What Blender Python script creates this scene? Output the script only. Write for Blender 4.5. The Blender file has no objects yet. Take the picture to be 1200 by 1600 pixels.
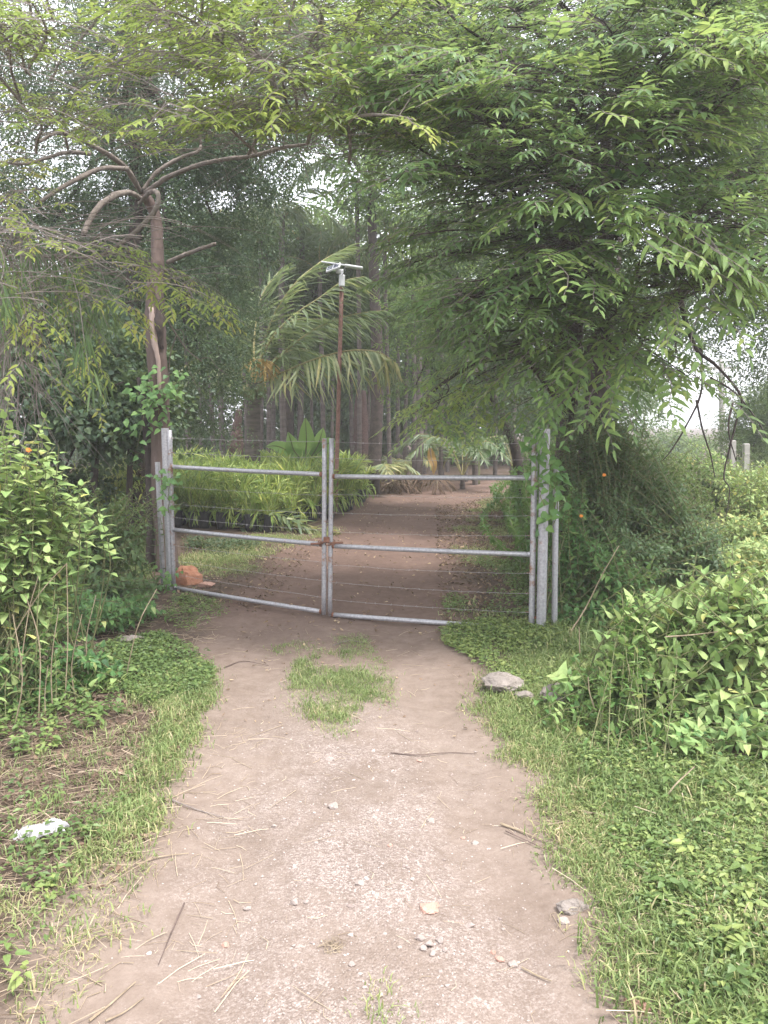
import bpy, math, random
import numpy as np
from mathutils import Vector, Matrix

rng = np.random.default_rng(7)
random.seed(7)
scene = bpy.context.scene
col = scene.collection

# ------------------------------------------------------------------ camera
PITCH = math.radians(6.64)
CAMZ = 1.6
FPX = 1202.0
cam_d = bpy.data.cameras.new('camera')
cam = bpy.data.objects.new('camera', cam_d)
col.objects.link(cam)
cam.location = (0, 0, CAMZ)
cam.rotation_euler = (math.radians(90) - PITCH, 0, 0)
cam_d.sensor_fit = 'VERTICAL'
cam_d.sensor_height = 36.0
cam_d.sensor_width = 36.0
cam_d.lens = 36.0 * FPX / 1600.0
cam_d.clip_start = 0.05
cam_d.clip_end = 2000
scene.camera = cam

# ------------------------------------------------------------------ sky, sun, exposure
SUN_EL, SUN_AZ = math.radians(66), math.radians(125)   # azimuth measured clockwise from +Y
world = bpy.data.worlds.new('World')
scene.world = world
world.use_nodes = True
wn = world.node_tree
bg = wn.nodes['Background']
sky = wn.nodes.new('ShaderNodeTexSky')
sky.sky_type = 'NISHITA'
sky.sun_disc = False
sky.sun_elevation = SUN_EL
sky.sun_rotation = SUN_AZ
sky.air_density = 1.0
sky.dust_density = 4.0
sky.ozone_density = 1.0
hs = wn.nodes.new('ShaderNodeHueSaturation')       # cloud cover takes the blue out of the sky
hs.inputs['Saturation'].default_value = 0.22
wn.links.new(sky.outputs[0], hs.inputs['Color'])
ov = wn.nodes.new('ShaderNodeMix'); ov.data_type = 'RGBA'; ov.inputs[0].default_value = .6
ov.inputs[7].default_value = (5.2, 5.35, 5.85, 1)           # even white overcast over the whole dome
wn.links.new(hs.outputs[0], ov.inputs[6])
wn.links.new(ov.outputs[2], bg.inputs['Color'])
bg.inputs['Strength'].default_value = 0.15
sd = bpy.data.lights.new('sun', 'SUN')
sd.energy = 1.5
sd.angle = math.radians(12)
sd.color = (1.0, 0.96, 0.91)
so = bpy.data.objects.new('sun', sd)
col.objects.link(so)
sdir = Vector((math.sin(SUN_AZ) * math.cos(SUN_EL), math.cos(SUN_AZ) * math.cos(SUN_EL), math.sin(SUN_EL)))
so.rotation_euler = sdir.to_track_quat('Z', 'Y').to_euler()
so.location = (0, -3, 12)
scene.view_settings.view_transform = 'Standard'
scene.view_settings.look = 'None'
scene.view_settings.gamma = 1
scene.view_settings.exposure = 1.82
scene.view_settings.use_curve_mapping = False
scene.render.engine = 'CYCLES'
scene.cycles.use_denoising = True
scene.cycles.max_bounces = 8
scene.cycles.diffuse_bounces = 4
scene.cycles.transmission_bounces = 5
scene.cycles.transparent_max_bounces = 6
scene.cycles.volume_bounces = 1

# ------------------------------------------------------------------ view geometry: a photo point at a chosen distance
cp, sp = math.cos(PITCH), math.sin(PITCH)
def ray(px, py):
    x = (px - 600) / FPX; y = (800 - py) / FPX
    return np.array([x, cp + y * sp, -sp + y * cp])
def at(px, py, Y):
    d = ray(px, py); return np.array([0, 0, CAMZ]) + d * (Y / d[1])
def on_ground(px, py, z=0.0):
    d = ray(px, py); return np.array([0, 0, CAMZ]) + d * ((z - CAMZ) / d[2])
def proj(P):
    P = np.asarray(P, float).reshape(-1, 3) - np.array([0, 0, CAMZ])
    f = P[:, 1] * cp - P[:, 2] * sp; u = P[:, 1] * sp + P[:, 2] * cp
    f = np.where(np.abs(f) < 1e-6, 1e-6, f)
    return 600 + FPX * P[:, 0] / f, 800 - FPX * u / f, f
def nrm(v):
    v = np.asarray(v, float); n = np.linalg.norm(v, axis=-1, keepdims=True); return v / np.maximum(n, 1e-9)
_ph = [np.random.default_rng(i + 50).uniform(0, 6.28, (8, 3)) for i in range(6)]
def wob(x, y, freq=1.0, seed=0):
    s = 0
    for k in range(8):
        a = _ph[seed][k]; ang = a[0]; f = freq * (0.6 + 0.25 * k)
        s = s + np.sin((x * math.cos(ang) + y * math.sin(ang)) * f + a[1] + 1.3 * np.sin((x * math.sin(a[2]) - y * math.cos(a[2])) * f * .5)) 
    return s / 8 * 1.6

# ------------------------------------------------------------------ materials
def _new(name):
    m = bpy.data.materials.new(name); m.use_nodes = True
    nt = m.node_tree; return m, nt, nt.nodes['Principled BSDF'], nt.nodes['Material Output']
def ramp(nt, stops):
    r = nt.nodes.new('ShaderNodeValToRGB'); e = r.color_ramp.elements
    while len(e) > 1: e.remove(e[-1])
    e[0].position = stops[0][0]; e[0].color = (*stops[0][1], 1)
    for p, c in stops[1:]:
        q = e.new(p); q.color = (*c, 1)
    return r
def noise(nt, scale, detail=4, rough=.6, vec=None, dist=0):
    n = nt.nodes.new('ShaderNodeTexNoise'); n.inputs['Scale'].default_value = scale
    n.inputs['Detail'].default_value = detail; n.inputs['Roughness'].default_value = rough
    n.inputs['Distortion'].default_value = dist
    if vec is not None: nt.links.new(vec, n.inputs['Vector'])
    return n
def mixc(nt, f, a, b):
    m = nt.nodes.new('ShaderNodeMix'); m.data_type = 'RGBA'
    if isinstance(f, (int, float)): m.inputs[0].default_value = f
    else: nt.links.new(f, m.inputs[0])
    for i, c in ((6, a), (7, b)):
        if isinstance(c, tuple): m.inputs[i].default_value = (*c, 1)
        else: nt.links.new(c, m.inputs[i])
    return m.outputs[2]
def mth(nt, op, a, b=None):
    m = nt.nodes.new('ShaderNodeMath'); m.operation = op
    for i, c in enumerate((a, b)):
        if c is None: continue
        if isinstance(c, (int, float)): m.inputs[i].default_value = c
        else: nt.links.new(c, m.inputs[i])
    return m.outputs[0]
def leafmat(name, stops, trans=.35, rough=.45, obj_var=.25, spec=.35):
    m, nt, b, out = _new(name)
    at_ = nt.nodes.new('ShaderNodeAttribute'); at_.attribute_name = 'tint'
    oi = nt.nodes.new('ShaderNodeObjectInfo')
    v = mth(nt, 'ADD', at_.outputs['Fac'], mth(nt, 'MULTIPLY', mth(nt, 'SUBTRACT', oi.outputs['Random'], .5), obj_var))
    tc = nt.nodes.new('ShaderNodeNewGeometry')
    n = noise(nt, 22, 2, .5, tc.outputs['Position'])
    v = mth(nt, 'ADD', v, mth(nt, 'MULTIPLY', mth(nt, 'SUBTRACT', n.outputs['Fac'], .5), .35))
    if trans > .2: stops = [(p, (c[0] * 1.12 + .006, c[1] * 1.08 + .004, c[2] * (1.45 if c[2] < .125 else 1) + .009)) for p, c in stops]
    r = ramp(nt, stops); nt.links.new(v, r.inputs[0])
    nt.links.new(r.outputs[0], b.inputs['Base Color'])
    b.inputs['Roughness'].default_value = rough
    b.inputs['Specular IOR Level'].default_value = spec
    tr = nt.nodes.new('ShaderNodeBsdfTranslucent')
    tcx = mixc(nt, .5, r.outputs[0], (0.34, 0.42, 0.12))
    nt.links.new(tcx, tr.inputs['Color'])
    mx = nt.nodes.new('ShaderNodeMixShader'); mx.inputs[0].default_value = trans
    nt.links.new(b.outputs[0], mx.inputs[1]); nt.links.new(tr.outputs[0], mx.inputs[2])
    nt.links.new(mx.outputs[0], out.inputs['Surface'])
    return m
def solid(name, a, b_, scale=8, rough=.8, bump=.3, bscale=None, c=None, metal=0, stretch=None, spec=.3, bdist=.01):
    m, nt, b, out = _new(name)
    tc = nt.nodes.new('ShaderNodeTexCoord'); vec = tc.outputs['Object']
    if stretch:
        mp = nt.nodes.new('ShaderNodeMapping'); mp.inputs['Scale'].default_value = stretch
        nt.links.new(vec, mp.inputs[0]); vec = mp.outputs[0]
    n = noise(nt, scale, 6, .65, vec, .4)
    st = [(.3, a), (.62, b_)] + ([(.8, c)] if c else [])
    r = ramp(nt, st); nt.links.new(n.outputs['Fac'], r.inputs[0])
    nt.links.new(r.outputs[0], b.inputs['Base Color'])
    b.inputs['Roughness'].default_value = rough; b.inputs['Metallic'].default_value = metal
    b.inputs['Specular IOR Level'].default_value = spec
    if bump:
        n2 = noise(nt, bscale or scale * 4, 5, .7, vec)
        bp = nt.nodes.new('ShaderNodeBump'); bp.inputs['Strength'].default_value = bump
        bp.inputs['Distance'].default_value = bdist
        nt.links.new(n2.outputs['Fac'], bp.inputs['Height']); nt.links.new(bp.outputs[0], b.inputs['Normal'])
    return m

M = {}
M['munt'] = leafmat('broad_leaf', [(0, (.055, .115, .035)), (.45, (.125, .225, .06)), (.75, (.22, .34, .075)), (1, (.34, .42, .09))], trans=.5)
M['munt_y'] = leafmat('backlit_leaf', [(0, (.08, .13, .025)), (.4, (.20, .29, .045)), (.75, (.32, .40, .06)), (1, (.42, .38, .07))], trans=.5)  # yellow of light shining through the canopy painted into this leaf colour
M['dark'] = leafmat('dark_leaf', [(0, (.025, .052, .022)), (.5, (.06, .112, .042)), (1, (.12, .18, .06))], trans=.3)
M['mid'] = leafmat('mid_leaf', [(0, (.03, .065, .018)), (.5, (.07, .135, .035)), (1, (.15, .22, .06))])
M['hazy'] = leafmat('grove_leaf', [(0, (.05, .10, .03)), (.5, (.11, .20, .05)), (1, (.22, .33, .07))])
M['lant'] = leafmat('shrub_leaf', [(0, (.10, .19, .05)), (.5, (.21, .33, .08)), (.85, (.33, .42, .12)), (1, (.45, .42, .14))], trans=.3, rough=.6)
M['vine'] = leafmat('vine_leaf', [(0, (.035, .10, .025)), (.5, (.08, .19, .04)), (1, (.17, .30, .06))])
M['palm'] = leafmat('palm_leaf', [(0, (.05, .095, .035)), (.5, (.13, .19, .07)), (.8, (.25, .29, .11)), (1, (.42, .38, .17))], rough=.38)
M['seedl'] = leafmat('seedling_leaf', [(0, (.07, .13, .03)), (.45, (.20, .30, .05)), (.8, (.37, .44, .08)), (1, (.52, .52, .14))], rough=.38)
M['banana'] = leafmat('banana_leaf', [(0, (.06, .17, .04)), (.5, (.12, .28, .06)), (1, (.2, .36, .08))], trans=.45)
M['grass'] = leafmat('grass_blade', [(0, (.07, .12, .025)), (.45, (.16, .23, .055)), (.72, (.25, .31, .09)), (.9, (.33, .33, .16)), (1, (.45, .38, .25))], trans=.3)
M['clover'] = leafmat('cover_leaf', [(0, (.05, .10, .02)), (.5, (.12, .195, .04)), (1, (.25, .31, .07))], trans=.3)
M['straw'] = leafmat('dry_straw', [(0, (.16, .11, .08)), (.5, (.34, .26, .18)), (1, (.52, .43, .32))], trans=.05, rough=.7)
M['litter'] = leafmat('dead_leaf', [(0, (.07, .045, .032)), (.5, (.15, .095, .065)), (.85, (.28, .19, .13)), (1, (.45, .34, .22))], trans=.1, rough=.75)
M['stone'] = leafmat('pebble', [(0, (.24, .19, .17)), (.5, (.42, .36, .33)), (1, (.66, .61, .57))], trans=0, rough=.85)
M['bark'] = solid('grey_bark', (.085, .07, .06), (.20, .165, .14), 14, .9, .6, 50, c=(.30, .26, .22))
M['twig'] = solid('grey_twig', (.12, .10, .09), (.26, .22, .20), 20, .9, .3, 60)
M['bark_dark'] = solid('dark_bark', (.035, .028, .026), (.085, .065, .058), 12, .95, .6, 40)
M['bark_red'] = solid('reddish_bark', (.065, .046, .04), (.15, .108, .094), 9, .9, .8, 30, c=(.26, .195, .17), stretch=(1, 1, .18))
M['pale_wood'] = solid('bare_pale_wood', (.30, .22, .19), (.46, .36, .32), 12, .8, .4, 40, stretch=(1, 1, .1))
M['palmtrunk'] = solid('palm_bark', (.06, .048, .044), (.14, .115, .105), 5, .9, .6, 26, stretch=(.5, .5, 3))
M['cane'] = solid('dry_cane', (.17, .125, .085), (.36, .29, .20), 15, .75, .2, 60, stretch=(1, 1, .3))
M['stem'] = solid('green_stem', (.09, .12, .05), (.18, .17, .08), 15, .7, .1)
M['plastic'] = None
# ------------------------------------------------------------------ mesh building
class Soup:
    def __init__(s): s.V = []; s.F = []; s.T = []; s.M = []; s.n = 0
    def add(s, V, F, T=.5, M=0):
        V = np.asarray(V, np.float32).reshape(-1, 3); F = np.asarray(F, np.int64).reshape(-1, 3)
        s.V.append(V); s.F.append(F + s.n); s.n += len(V)
        s.T.append(np.broadcast_to(np.asarray(T, np.float32), (len(F),)).copy())
        s.M.append(np.broadcast_to(np.asarray(M, np.int32), (len(F),)).copy())
        return s
    def scatter(s, tpl, P, R, S, tint):
        tv, tf, tt, tm = tpl
        P = np.asarray(P, float).reshape(-1, 3); N = len(P)
        if N == 0: return s
        S = np.broadcast_to(np.asarray(S, float), (N,)); tint = np.broadcast_to(np.asarray(tint, float), (N,))
        V = np.einsum('nij,kj->nki', R, tv) * S[:, None, None] + P[:, None, :]
        F = tf[None] + (np.arange(N) * len(tv))[:, None, None]
        return s.add(V.reshape(-1, 3), F.reshape(-1, 3), (tint[:, None] + tt[None]).ravel(), np.tile(tm, N))
    def arrays(s):
        return np.concatenate(s.V), np.concatenate(s.F), np.concatenate(s.T), np.concatenate(s.M)
    def tpl(s):
        V, F, T, m = s.arrays(); return V.astype(float), F, T - .0, m
    def mesh(s, name, mats, origin=(0, 0, 0), smooth=False):
        V, F, T, m = s.arrays()
        V = V - np.asarray(origin, np.float32)
        me = bpy.data.meshes.new(name)
        me.vertices.add(len(V)); me.vertices.foreach_set('co', np.ascontiguousarray(V, np.float32).ravel())
        me.loops.add(len(F) * 3); me.loops.foreach_set('vertex_index', F.astype(np.int32).ravel())
        me.polygons.add(len(F)); me.polygons.foreach_set('loop_start', (np.arange(len(F)) * 3).astype(np.int32))
        me.polygons.foreach_set('loop_total', np.full(len(F), 3, np.int32))
        me.polygons.foreach_set('material_index', m)
        me.polygons.foreach_set('use_smooth', np.full(len(F), bool(smooth)))
        a = me.attributes.new('tint', 'FLOAT', 'FACE'); a.data.foreach_set('value', T)
        me.update(calc_edges=True)
        for x in (mats if isinstance(mats, (list, tuple)) else [mats]): me.materials.append(x)
        return me
    def build(s, name, mats, parent=None, smooth=False, **kw):
        origin = np.array(parent.location) if parent is not None else kw.pop('origin', np.zeros(3))
        if parent is not None:
            q = parent.parent
            while q is not None: origin = origin + np.array(q.location); q = q.parent
        me = s.mesh(name, mats, origin, smooth)
        o = bpy.data.objects.new(name, me); col.objects.link(o)
        if parent is not None: o.parent = parent
        else: o.location = origin
        for k, v in kw.items(): o[k] = v
        return o
def inst(name, me, parent, P, R, S):
    o = bpy.data.objects.new(name, me); col.objects.link(o); o.parent = parent
    m = Matrix([[*(R[i] * S), P[i] - parent.location[i]] for i in range(3)] + [[0, 0, 0, 1]])
    o.matrix_basis = m
    return o
def thing(name, label, cat, loc=(0, 0, 0), group=None):
    o = bpy.data.objects.new(name, None); col.objects.link(o); o.location = tuple(float(v) for v in loc)
    o.empty_display_size = .1
    o['label'] = label; o['category'] = cat
    if group: o['group'] = group
    return o
def frames(d, up=(0, 0, 1)):
    y = nrm(d); up = np.broadcast_to(np.asarray(up, float), y.shape)
    bad = np.abs(np.sum(y * nrm(up), -1)) > .995
    up = np.where(bad[..., None], np.array([1.0, .1, 0]), up)
    x = nrm(np.cross(y, up)); z = np.cross(x, y)
    return np.stack([x, y, z], -1)
def frame1(d, up=(0, 0, 1)): return frames(np.asarray(d, float)[None], up)[0]
def catmull(pts, n=8):
    P = np.asarray(pts, float); P = np.vstack([2 * P[0] - P[1], P, 2 * P[-1] - P[-2]])
    out = []
    for i in range(1, len(P) - 2):
        for k in range(n):
            t = k / n
            out.append(.5 * ((2 * P[i]) + (-P[i-1] + P[i+1]) * t + (2*P[i-1] - 5*P[i] + 4*P[i+1] - P[i+2]) * t*t + (-P[i-1] + 3*P[i] - 3*P[i+1] + P[i+2]) * t**3))
    out.append(P[-2]); return np.array(out)
def tube(soup, pts, r, sides=6, M=0, T=.5, cap=True, rough=0.0):
    P = np.asarray(pts, float); n = len(P); r = np.interp(np.linspace(0, 1, n), np.linspace(0, 1, len(np.atleast_1d(r))), np.atleast_1d(r))
    d = np.gradient(P, axis=0); up = np.array([0, 0, 1.0])
    if np.abs(nrm(d)[:, 2]).mean() > .8: up = np.array([0.2, 1.0, 0])
    R = frames(d, up)
    a = np.linspace(0, 2 * math.pi, sides, endpoint=False)
    ring = np.stack([np.cos(a), np.zeros(sides), np.sin(a)], -1)
    rr = r[:, None] * (1 + rough * rng.normal(size=(n, sides)))
    V = P[:, None] + np.einsum('nij,kj->nki', R, ring) * rr[..., None]
    V = V.reshape(-1, 3); F = []
    i = np.arange(n - 1)[:, None] * sides; j = np.arange(sides)[None]; j2 = (j + 1) % sides
    A = np.stack([i + j, i + j2, i + sides + j2], -1).reshape(-1, 3); B = np.stack([i + j, i + sides + j2, i + sides + j], -1).reshape(-1, 3)
    F = np.vstack([A, B])
    if cap:
        c0, c1 = len(V), len(V) + 1; V = np.vstack([V, P[0], P[-1]])
        k = np.arange(sides); k2 = (k + 1) % sides; b = (n - 1) * sides
        F = np.vstack([F, np.stack([np.full(sides, c0), k2, k], -1), np.stack([np.full(sides, c1), b + k, b + k2], -1)])
    soup.add(V, F, T, M); return soup
def box(soup, c, size, R=np.eye(3), M=0, T=.5, bev=0.0):
    c = np.asarray(c, float); h = np.asarray(size, float) / 2
    if bev > 0:
        V = []; 
        for sz in (-1, 1):
            for (ax, ay) in ((-1, -1), (1, -1), (1, 1), (-1, 1)):
                V.append((ax * h[0], ay * h[1], sz * (h[2] - bev)))
            for (ax, ay) in ((-1, -1), (1, -1), (1, 1), (-1, 1)):
                V.append((ax * (h[0] - bev), ay * (h[1] - bev), sz * h[2]))
        V = np.array(V); q = []
        for k in range(4):
            k2 = (k + 1) % 4
            q += [(k, k2, 8 + k2, 8 + k), (4 + k2, k2, k, 4 + k), (8 + k, 8 + k2, 12 + k2, 12 + k)]
        q += [(7, 6, 5, 4), (12, 13, 14, 15)]
    else:
        V = np.array([(x * h[0], y * h[1], z * h[2]) for z in (-1, 1) for y in (-1, 1) for x in (-1, 1)])
        q = [(0, 2, 3, 1), (4, 5, 7, 6), (0, 1, 5, 4), (2, 6, 7, 3), (0, 4, 6, 2), (1, 3, 7, 5)]
    F = [t for a, b, c_, d in q for t in ((a, b, c_), (a, c_, d))]
    soup.add(V @ np.asarray(R).T + c, F, T, M); return soup

# leaf: Y forward, Z up
SH = {'lance': ([.0, .25, .6], [.0, .42, .40]), 'ovate': ([0, .18, .5, .8], [0, .46, .42, .2]), 'diamond': ([0, .45], [0, .5]),
      'heart': ([0, .08, .35, .7], [0, .40, .5, .28]), 'strap': ([0, .15, .5, .8], [0, .42, .5, .34]), 'blade': ([0, .3, .65], [.35, .5, .36])}
def leaf(L, W, shape='lance', fold=.25, droop=.15, T=0.0, M=0, twist=0.0, serr=0.0):
    ts, ws = SH[shape]; V = [(0, 0, 0)]; F = []
    if shape == 'diamond':
        V += [(-W/2, .45*L, fold*W/2), (W/2, .45*L, fold*W/2), (0, L, -droop*L)]
        F = [(0, 2, 3), (0, 3, 1)]
        return np.array(V, float), np.array(F), np.full(2, T), np.full(2, M, int)
    prev = None
    for k, (t, w) in enumerate(zip(ts, ws)):
        if k == 0: continue
        z = -droop * L * t * t; ww = W * w
        i = len(V); tw = twist * t * ww
        V += [(-ww, t * L - .04 * L, z + fold * ww + tw), (0, t * L, z), (ww, t * L - .04 * L, z + fold * ww - tw)]
        if prev is None: F += [(0, i + 1, i), (0, i + 2, i + 1)]
        else:
            p = prev; F += [(p, p + 1, i + 1), (p, i + 1, i), (p + 1, p + 2, i + 2), (p + 1, i + 2, i + 1)]
        prev = i
    V.append((0, L, -droop * L)); e = len(V) - 1; p = prev
    F += [(p, p + 1, e), (p + 1, p + 2, e)]
    V = np.array(V, float)
    return V, np.array(F), np.full(len(F), T), np.full(len(F), M, int)
def put(soup, tpl, P, R, S=1.0, T=0.0):
    soup.scatter(tpl, [P], np.asarray(R)[None], [S], [T])

def spray(seed, n=12, twig=.40, L=.098, W=.034, droop=.38, open_=66, hang=.16, wood=True, shape='lance'):
    """leafy twig: leaves alternate on both sides in one plane, tips hanging"""
    g = np.random.default_rng(seed); s = Soup()
    t = np.linspace(0, 1, 6); ax = np.stack([.03 * np.sin(t * 5 + seed), t * twig, -.10 * twig * t * t * .9], -1)
    if wood: tube(s, ax, [.0032, .0012], 3, M=1, T=0, cap=False)
    for k in range(n):
        f = .12 + .88 * k / (n - 1); p = np.array([np.interp(f, t, ax[:, i]) for i in range(3)])
        sd = -1 if k % 2 else 1
        a = math.radians(open_ * (1 - .55 * f) + g.normal() * 9)
        if k == n - 1: a *= .15
        dz = -hang * (.6 + .5 * g.random()) + .1
        d = np.array([sd * math.sin(a), math.cos(a), dz])
        up = np.array([sd * .25 * g.random(), 0.1, 1]) + g.normal(0, .16, 3)
        l = L * (.75 + .5 * math.sin(math.pi * min(1, f + .12)) ** .5 * .6 + .12 * g.normal())
        put(s, leaf(l, W * l / L, shape, fold=.28, droop=droop * (.6 + .8 * g.random()), T=.10 * g.normal()), p, frame1(d, up))
    return s.tpl()
def cluster(seed, n=14, R=.20, L=.05, W=.02, shape='diamond', flat=.6):
    g = np.random.default_rng(seed); s = Soup()
    for k in range(n):
        f = k / (n - 1); p = np.array([.25 * R * g.normal(), R * (-.2 + 1.4 * f), .2 * R * g.normal() - .2 * R * f * f])
        a = g.uniform(-2.0, 2.0); d = np.array([math.sin(a), math.cos(a), -.35 + .4 * g.normal()])
        up = np.array([0, 0, 1.0]) + g.normal(0, flat, 3)
        put(s, leaf(L * g.uniform(.7, 1.25), W * g.uniform(.8, 1.2), shape, fold=.3, droop=.2, T=.13 * g.normal()), p, frame1(d, up))
    return s.tpl()

SPRAYS = [spray(i, n=8 + i % 5, twig=.24 + .03 * i, L=.074 + .005 * ((i * 3) % 7), W=.027 + .002 * (i % 3), hang=.02 + .06 * (i % 4), open_=56 + 4 * (i % 5), droop=.2 + .09 * (i % 4)) for i in range(9)]
SPRAYS_S = [spray(10 + i, n=8, twig=.24, L=.072, W=.026) for i in range(5)]
CLUST = [cluster(20 + i) for i in range(5)]
CLUST_B = [cluster(30 + i, n=12, R=.35, L=.11, W=.045) for i in range(4)]
CLUST_N = [cluster(40 + i, n=14, R=.22, L=.07, W=.016) for i in range(4)]
CLUST_H = [cluster(50 + i, n=8, R=.16, L=.07, W=.055, shape='ovate') for i in range(4)]

def rand_dirs(n, g=rng):
    v = g.normal(size=(n, 3)); return nrm(v)
def blob_points(blobs, n, shell=.55, g=rng):
    """blobs: (centre, (rx, ry, rz)) ; more in the outer part"""
    w = np.array([b[1][0] * b[1][1] * b[1][2] for b in blobs]) ** .75; idx = g.choice(len(blobs), n, p=w / w.sum())
    C = np.array([b[0] for b in blobs])[idx]; Rr = np.array([b[1] for b in blobs])[idx]
    d = rand_dirs(n, g); r = (shell + (1 - shell) * g.random(n) ** .5)[:, None] * (1 + .16 * g.normal(size=(n, 1)))
    # lumps: push points by direction so the outline is uneven
    k = wob(d[:, 0] * 3 + C[:, 0], d[:, 2] * 3 + d[:, 1] * 2, 1.6, 1)[:, None]
    return C + d * Rr * r * (1 + .22 * k), d
def foliage_blobs(soup, tpls, blobs, n, scale=(.8, 1.3), tint=.45, tvar=.16, shell=.5, droop=-.15, clump=.0, g=rng, zmin=.05):
    if clump:
        m = max(6, int(n / 14)); Pc, dc = blob_points(blobs, m, shell, g); i = g.integers(0, m, n)
        P = Pc[i] + g.normal(0, clump, (n, 3)) * np.array([1, 1, .55]); d = dc[i]; tc = g.normal(0, .10, m)[i]
    else:
        P, d = blob_points(blobs, n, shell, g); tc = 0
    k = P[:, 2] > zmin; P, d = P[k], d[k]; tc = tc[k] if clump else 0
    n = len(P)
    D = d * np.array([1, 1, .5]) + g.normal(0, .45, (n, 3)) + np.array([0, 0, droop])
    up = np.array([0, 0, 1.0]) + g.normal(0, .35, (n, 3)) + .35 * d
    R = frames(D, up); S = g.uniform(*scale, n); t = tint + tc + g.normal(0, tvar, n)
    ti = g.integers(0, len(tpls), n)
    for j, tp in enumerate(tpls):
        q = ti == j; soup.scatter(tp, P[q], R[q], S[q], t[q])
    return P
_mesh_cache = {}
def tpl_mesh(key, tpl, mats, tint=.45, smooth=False):
    if key not in _mesh_cache:
        s = Soup(); s.add(tpl[0], tpl[1], tpl[2] + tint, tpl[3]); _mesh_cache[key] = s.mesh(key, mats, smooth=smooth)
    return _mesh_cache[key]
def leaves_out(parent, name, tpls, key, mats, P, R, S, tint, ti, cap=280, min_px=10, size=.3, rest='foliage', base_tint=.45):
    """the instances that show largest become parts of their own, the rest one stuff part"""
    x, y, f = proj(P)
    vis = (x > -30) & (x < 1230) & (y > -30) & (y < 1630) & (f > .3)
    px = np.where(vis, S * size * FPX / np.maximum(f, .3), 0)
    order = np.argsort(-px); big = [i for i in order[:cap] if px[i] > min_px]
    msk = np.zeros(len(P), bool); msk[big] = True
    for i in big:
        # three colour grades of the same shape
        gq = int(np.clip(round((tint[i] - base_tint) / .14), -2, 2))
        me = tpl_mesh('%s_%d_%d' % (key, ti[i], gq), tpls[ti[i]], mats, base_tint + gq * .14)
        inst(name, me, parent, P[i], R[i], S[i])
    s = Soup()
    for j, tp in enumerate(tpls):
        q = (~msk) & (ti == j)
        if q.any(): s.scatter(tp, P[q], R[q], S[q], tint[q])
    if s.n: s.build(rest, mats, parent, kind='stuff')
# ------------------------------------------------------------------ ground and track
EDGE = [(1600, 112, 1055), (1500, 162, 995), (1400, 192, 938), (1300, 230, 884), (1200, 266, 826), (1100, 316, 766), (1000, 335, 700),
        (950, 372, 690), (900, 420, 692), (850, 480, 700), (800, 560, 735), (775, 610, 765), (762, 665, 790), (752, 720, 820), (746, 770, 850)]
_l = np.array([on_ground(l, y) for y, l, r in EDGE]); _r = np.array([on_ground(r, y) for y, l, r in EDGE])
_l = np.vstack([[-1.15, -6, 0], [-.95, 0.5, 0], _l, [_l[-1][0] + 3.5, _l[-1][1] + 2.5, 0]])
_r = np.vstack([[1.35, -6, 0], [1.15, 0.5, 0], _r, [_r[-1][0] + 4, _r[-1][1] + .8, 0]])
def track_mask(x, y):
    l = np.interp(y, _l[:, 1], _l[:, 0]); r = np.interp(y, _r[:, 1], _r[:, 0])
    w = .05 + .02 * np.clip(y, 0, 20)
    n = .10 * wob(x, y, 4.5, 2) + .05 * wob(x, y, 13, 3)
    d = np.minimum(x - l, r - x) + n * (1 + .05 * y)
    d = np.where((y < -6) | (y > _l[-1, 1]), -1, d)
    return d, l, r
def ground_z(x, y):
    d, l, r = track_mask(x, y)
    c = (l + r) / 2; u = (x - c) / np.maximum(.4, (r - l) / 2)
    rut = -.028 * np.exp(-((np.abs(u) - .58) / .22) ** 2) * np.exp(-(y / 25) ** 2)
    verge = .035 * np.clip(-d / .5, 0, 1) + .015 * np.clip(-d / 1.5 - .5, 0, 2)
    return rut + verge * 1.0 + .012 * wob(x, y, 3, 4) + .006 * wob(x, y, 11, 5)
yy = np.concatenate([np.arange(-8, .6, .4), np.arange(.6, 4, .035), np.arange(4, 8, .06), np.arange(8, 24, .16), np.arange(24, 60, 1.5), [70, 90, 130, 170, 210]])
xx = np.concatenate([[-200, -160, -110, -60, -35, -22, -15, -11], np.arange(-8.5, -3, .25), np.arange(-3, 3.5, .045), np.arange(3.5, 10, .25), [12, 16, 24, 40, 70, 110, 160, 200]])
X, Y = np.meshgrid(xx, yy)
Z = ground_z(X, Y)
D, Lx, Rx = track_mask(X, Y)
far = (np.abs(X) > 12) | (Y > 40) | (Y < -7)
Z = np.where(far, .05, Z)
def grid_obj(name, sel, mat, rim=0):
    ny, nx = X.shape; idx = np.arange(ny * nx).reshape(ny, nx)
    q = np.stack([idx[:-1, :-1], idx[:-1, 1:], idx[1:, 1:], idx[1:, :-1]], -1)[sel]
    used = np.unique(q); remap = np.full(ny * nx, -1); remap[used] = np.arange(len(used))
    V = np.stack([X, Y, Z], -1).reshape(-1, 3)[used]; q = remap[q]
    me = bpy.data.meshes.new(name); me.vertices.add(len(V)); me.vertices.foreach_set('co', V.astype(np.float32).ravel())
    me.loops.add(len(q) * 4); me.loops.foreach_set('vertex_index', q.astype(np.int32).ravel())
    me.polygons.add(len(q)); me.polygons.foreach_set('loop_start', (np.arange(len(q)) * 4).astype(np.int32)); me.polygons.foreach_set('loop_total', np.full(len(q), 4, np.int32))
    me.polygons.foreach_set('use_smooth', np.full(len(q), True))
    for nm, arr in (('edge', D), ('gravel', GR), ('leafy', LF)):
        a = me.attributes.new(nm, 'FLOAT', 'POINT'); a.data.foreach_set('value', arr.ravel()[used].astype(np.float32))
    me.update(calc_edges=True); me.materials.append(mat)
    o = bpy.data.objects.new(name, me); col.objects.link(o); o['kind'] = 'structure'; return o
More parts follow.
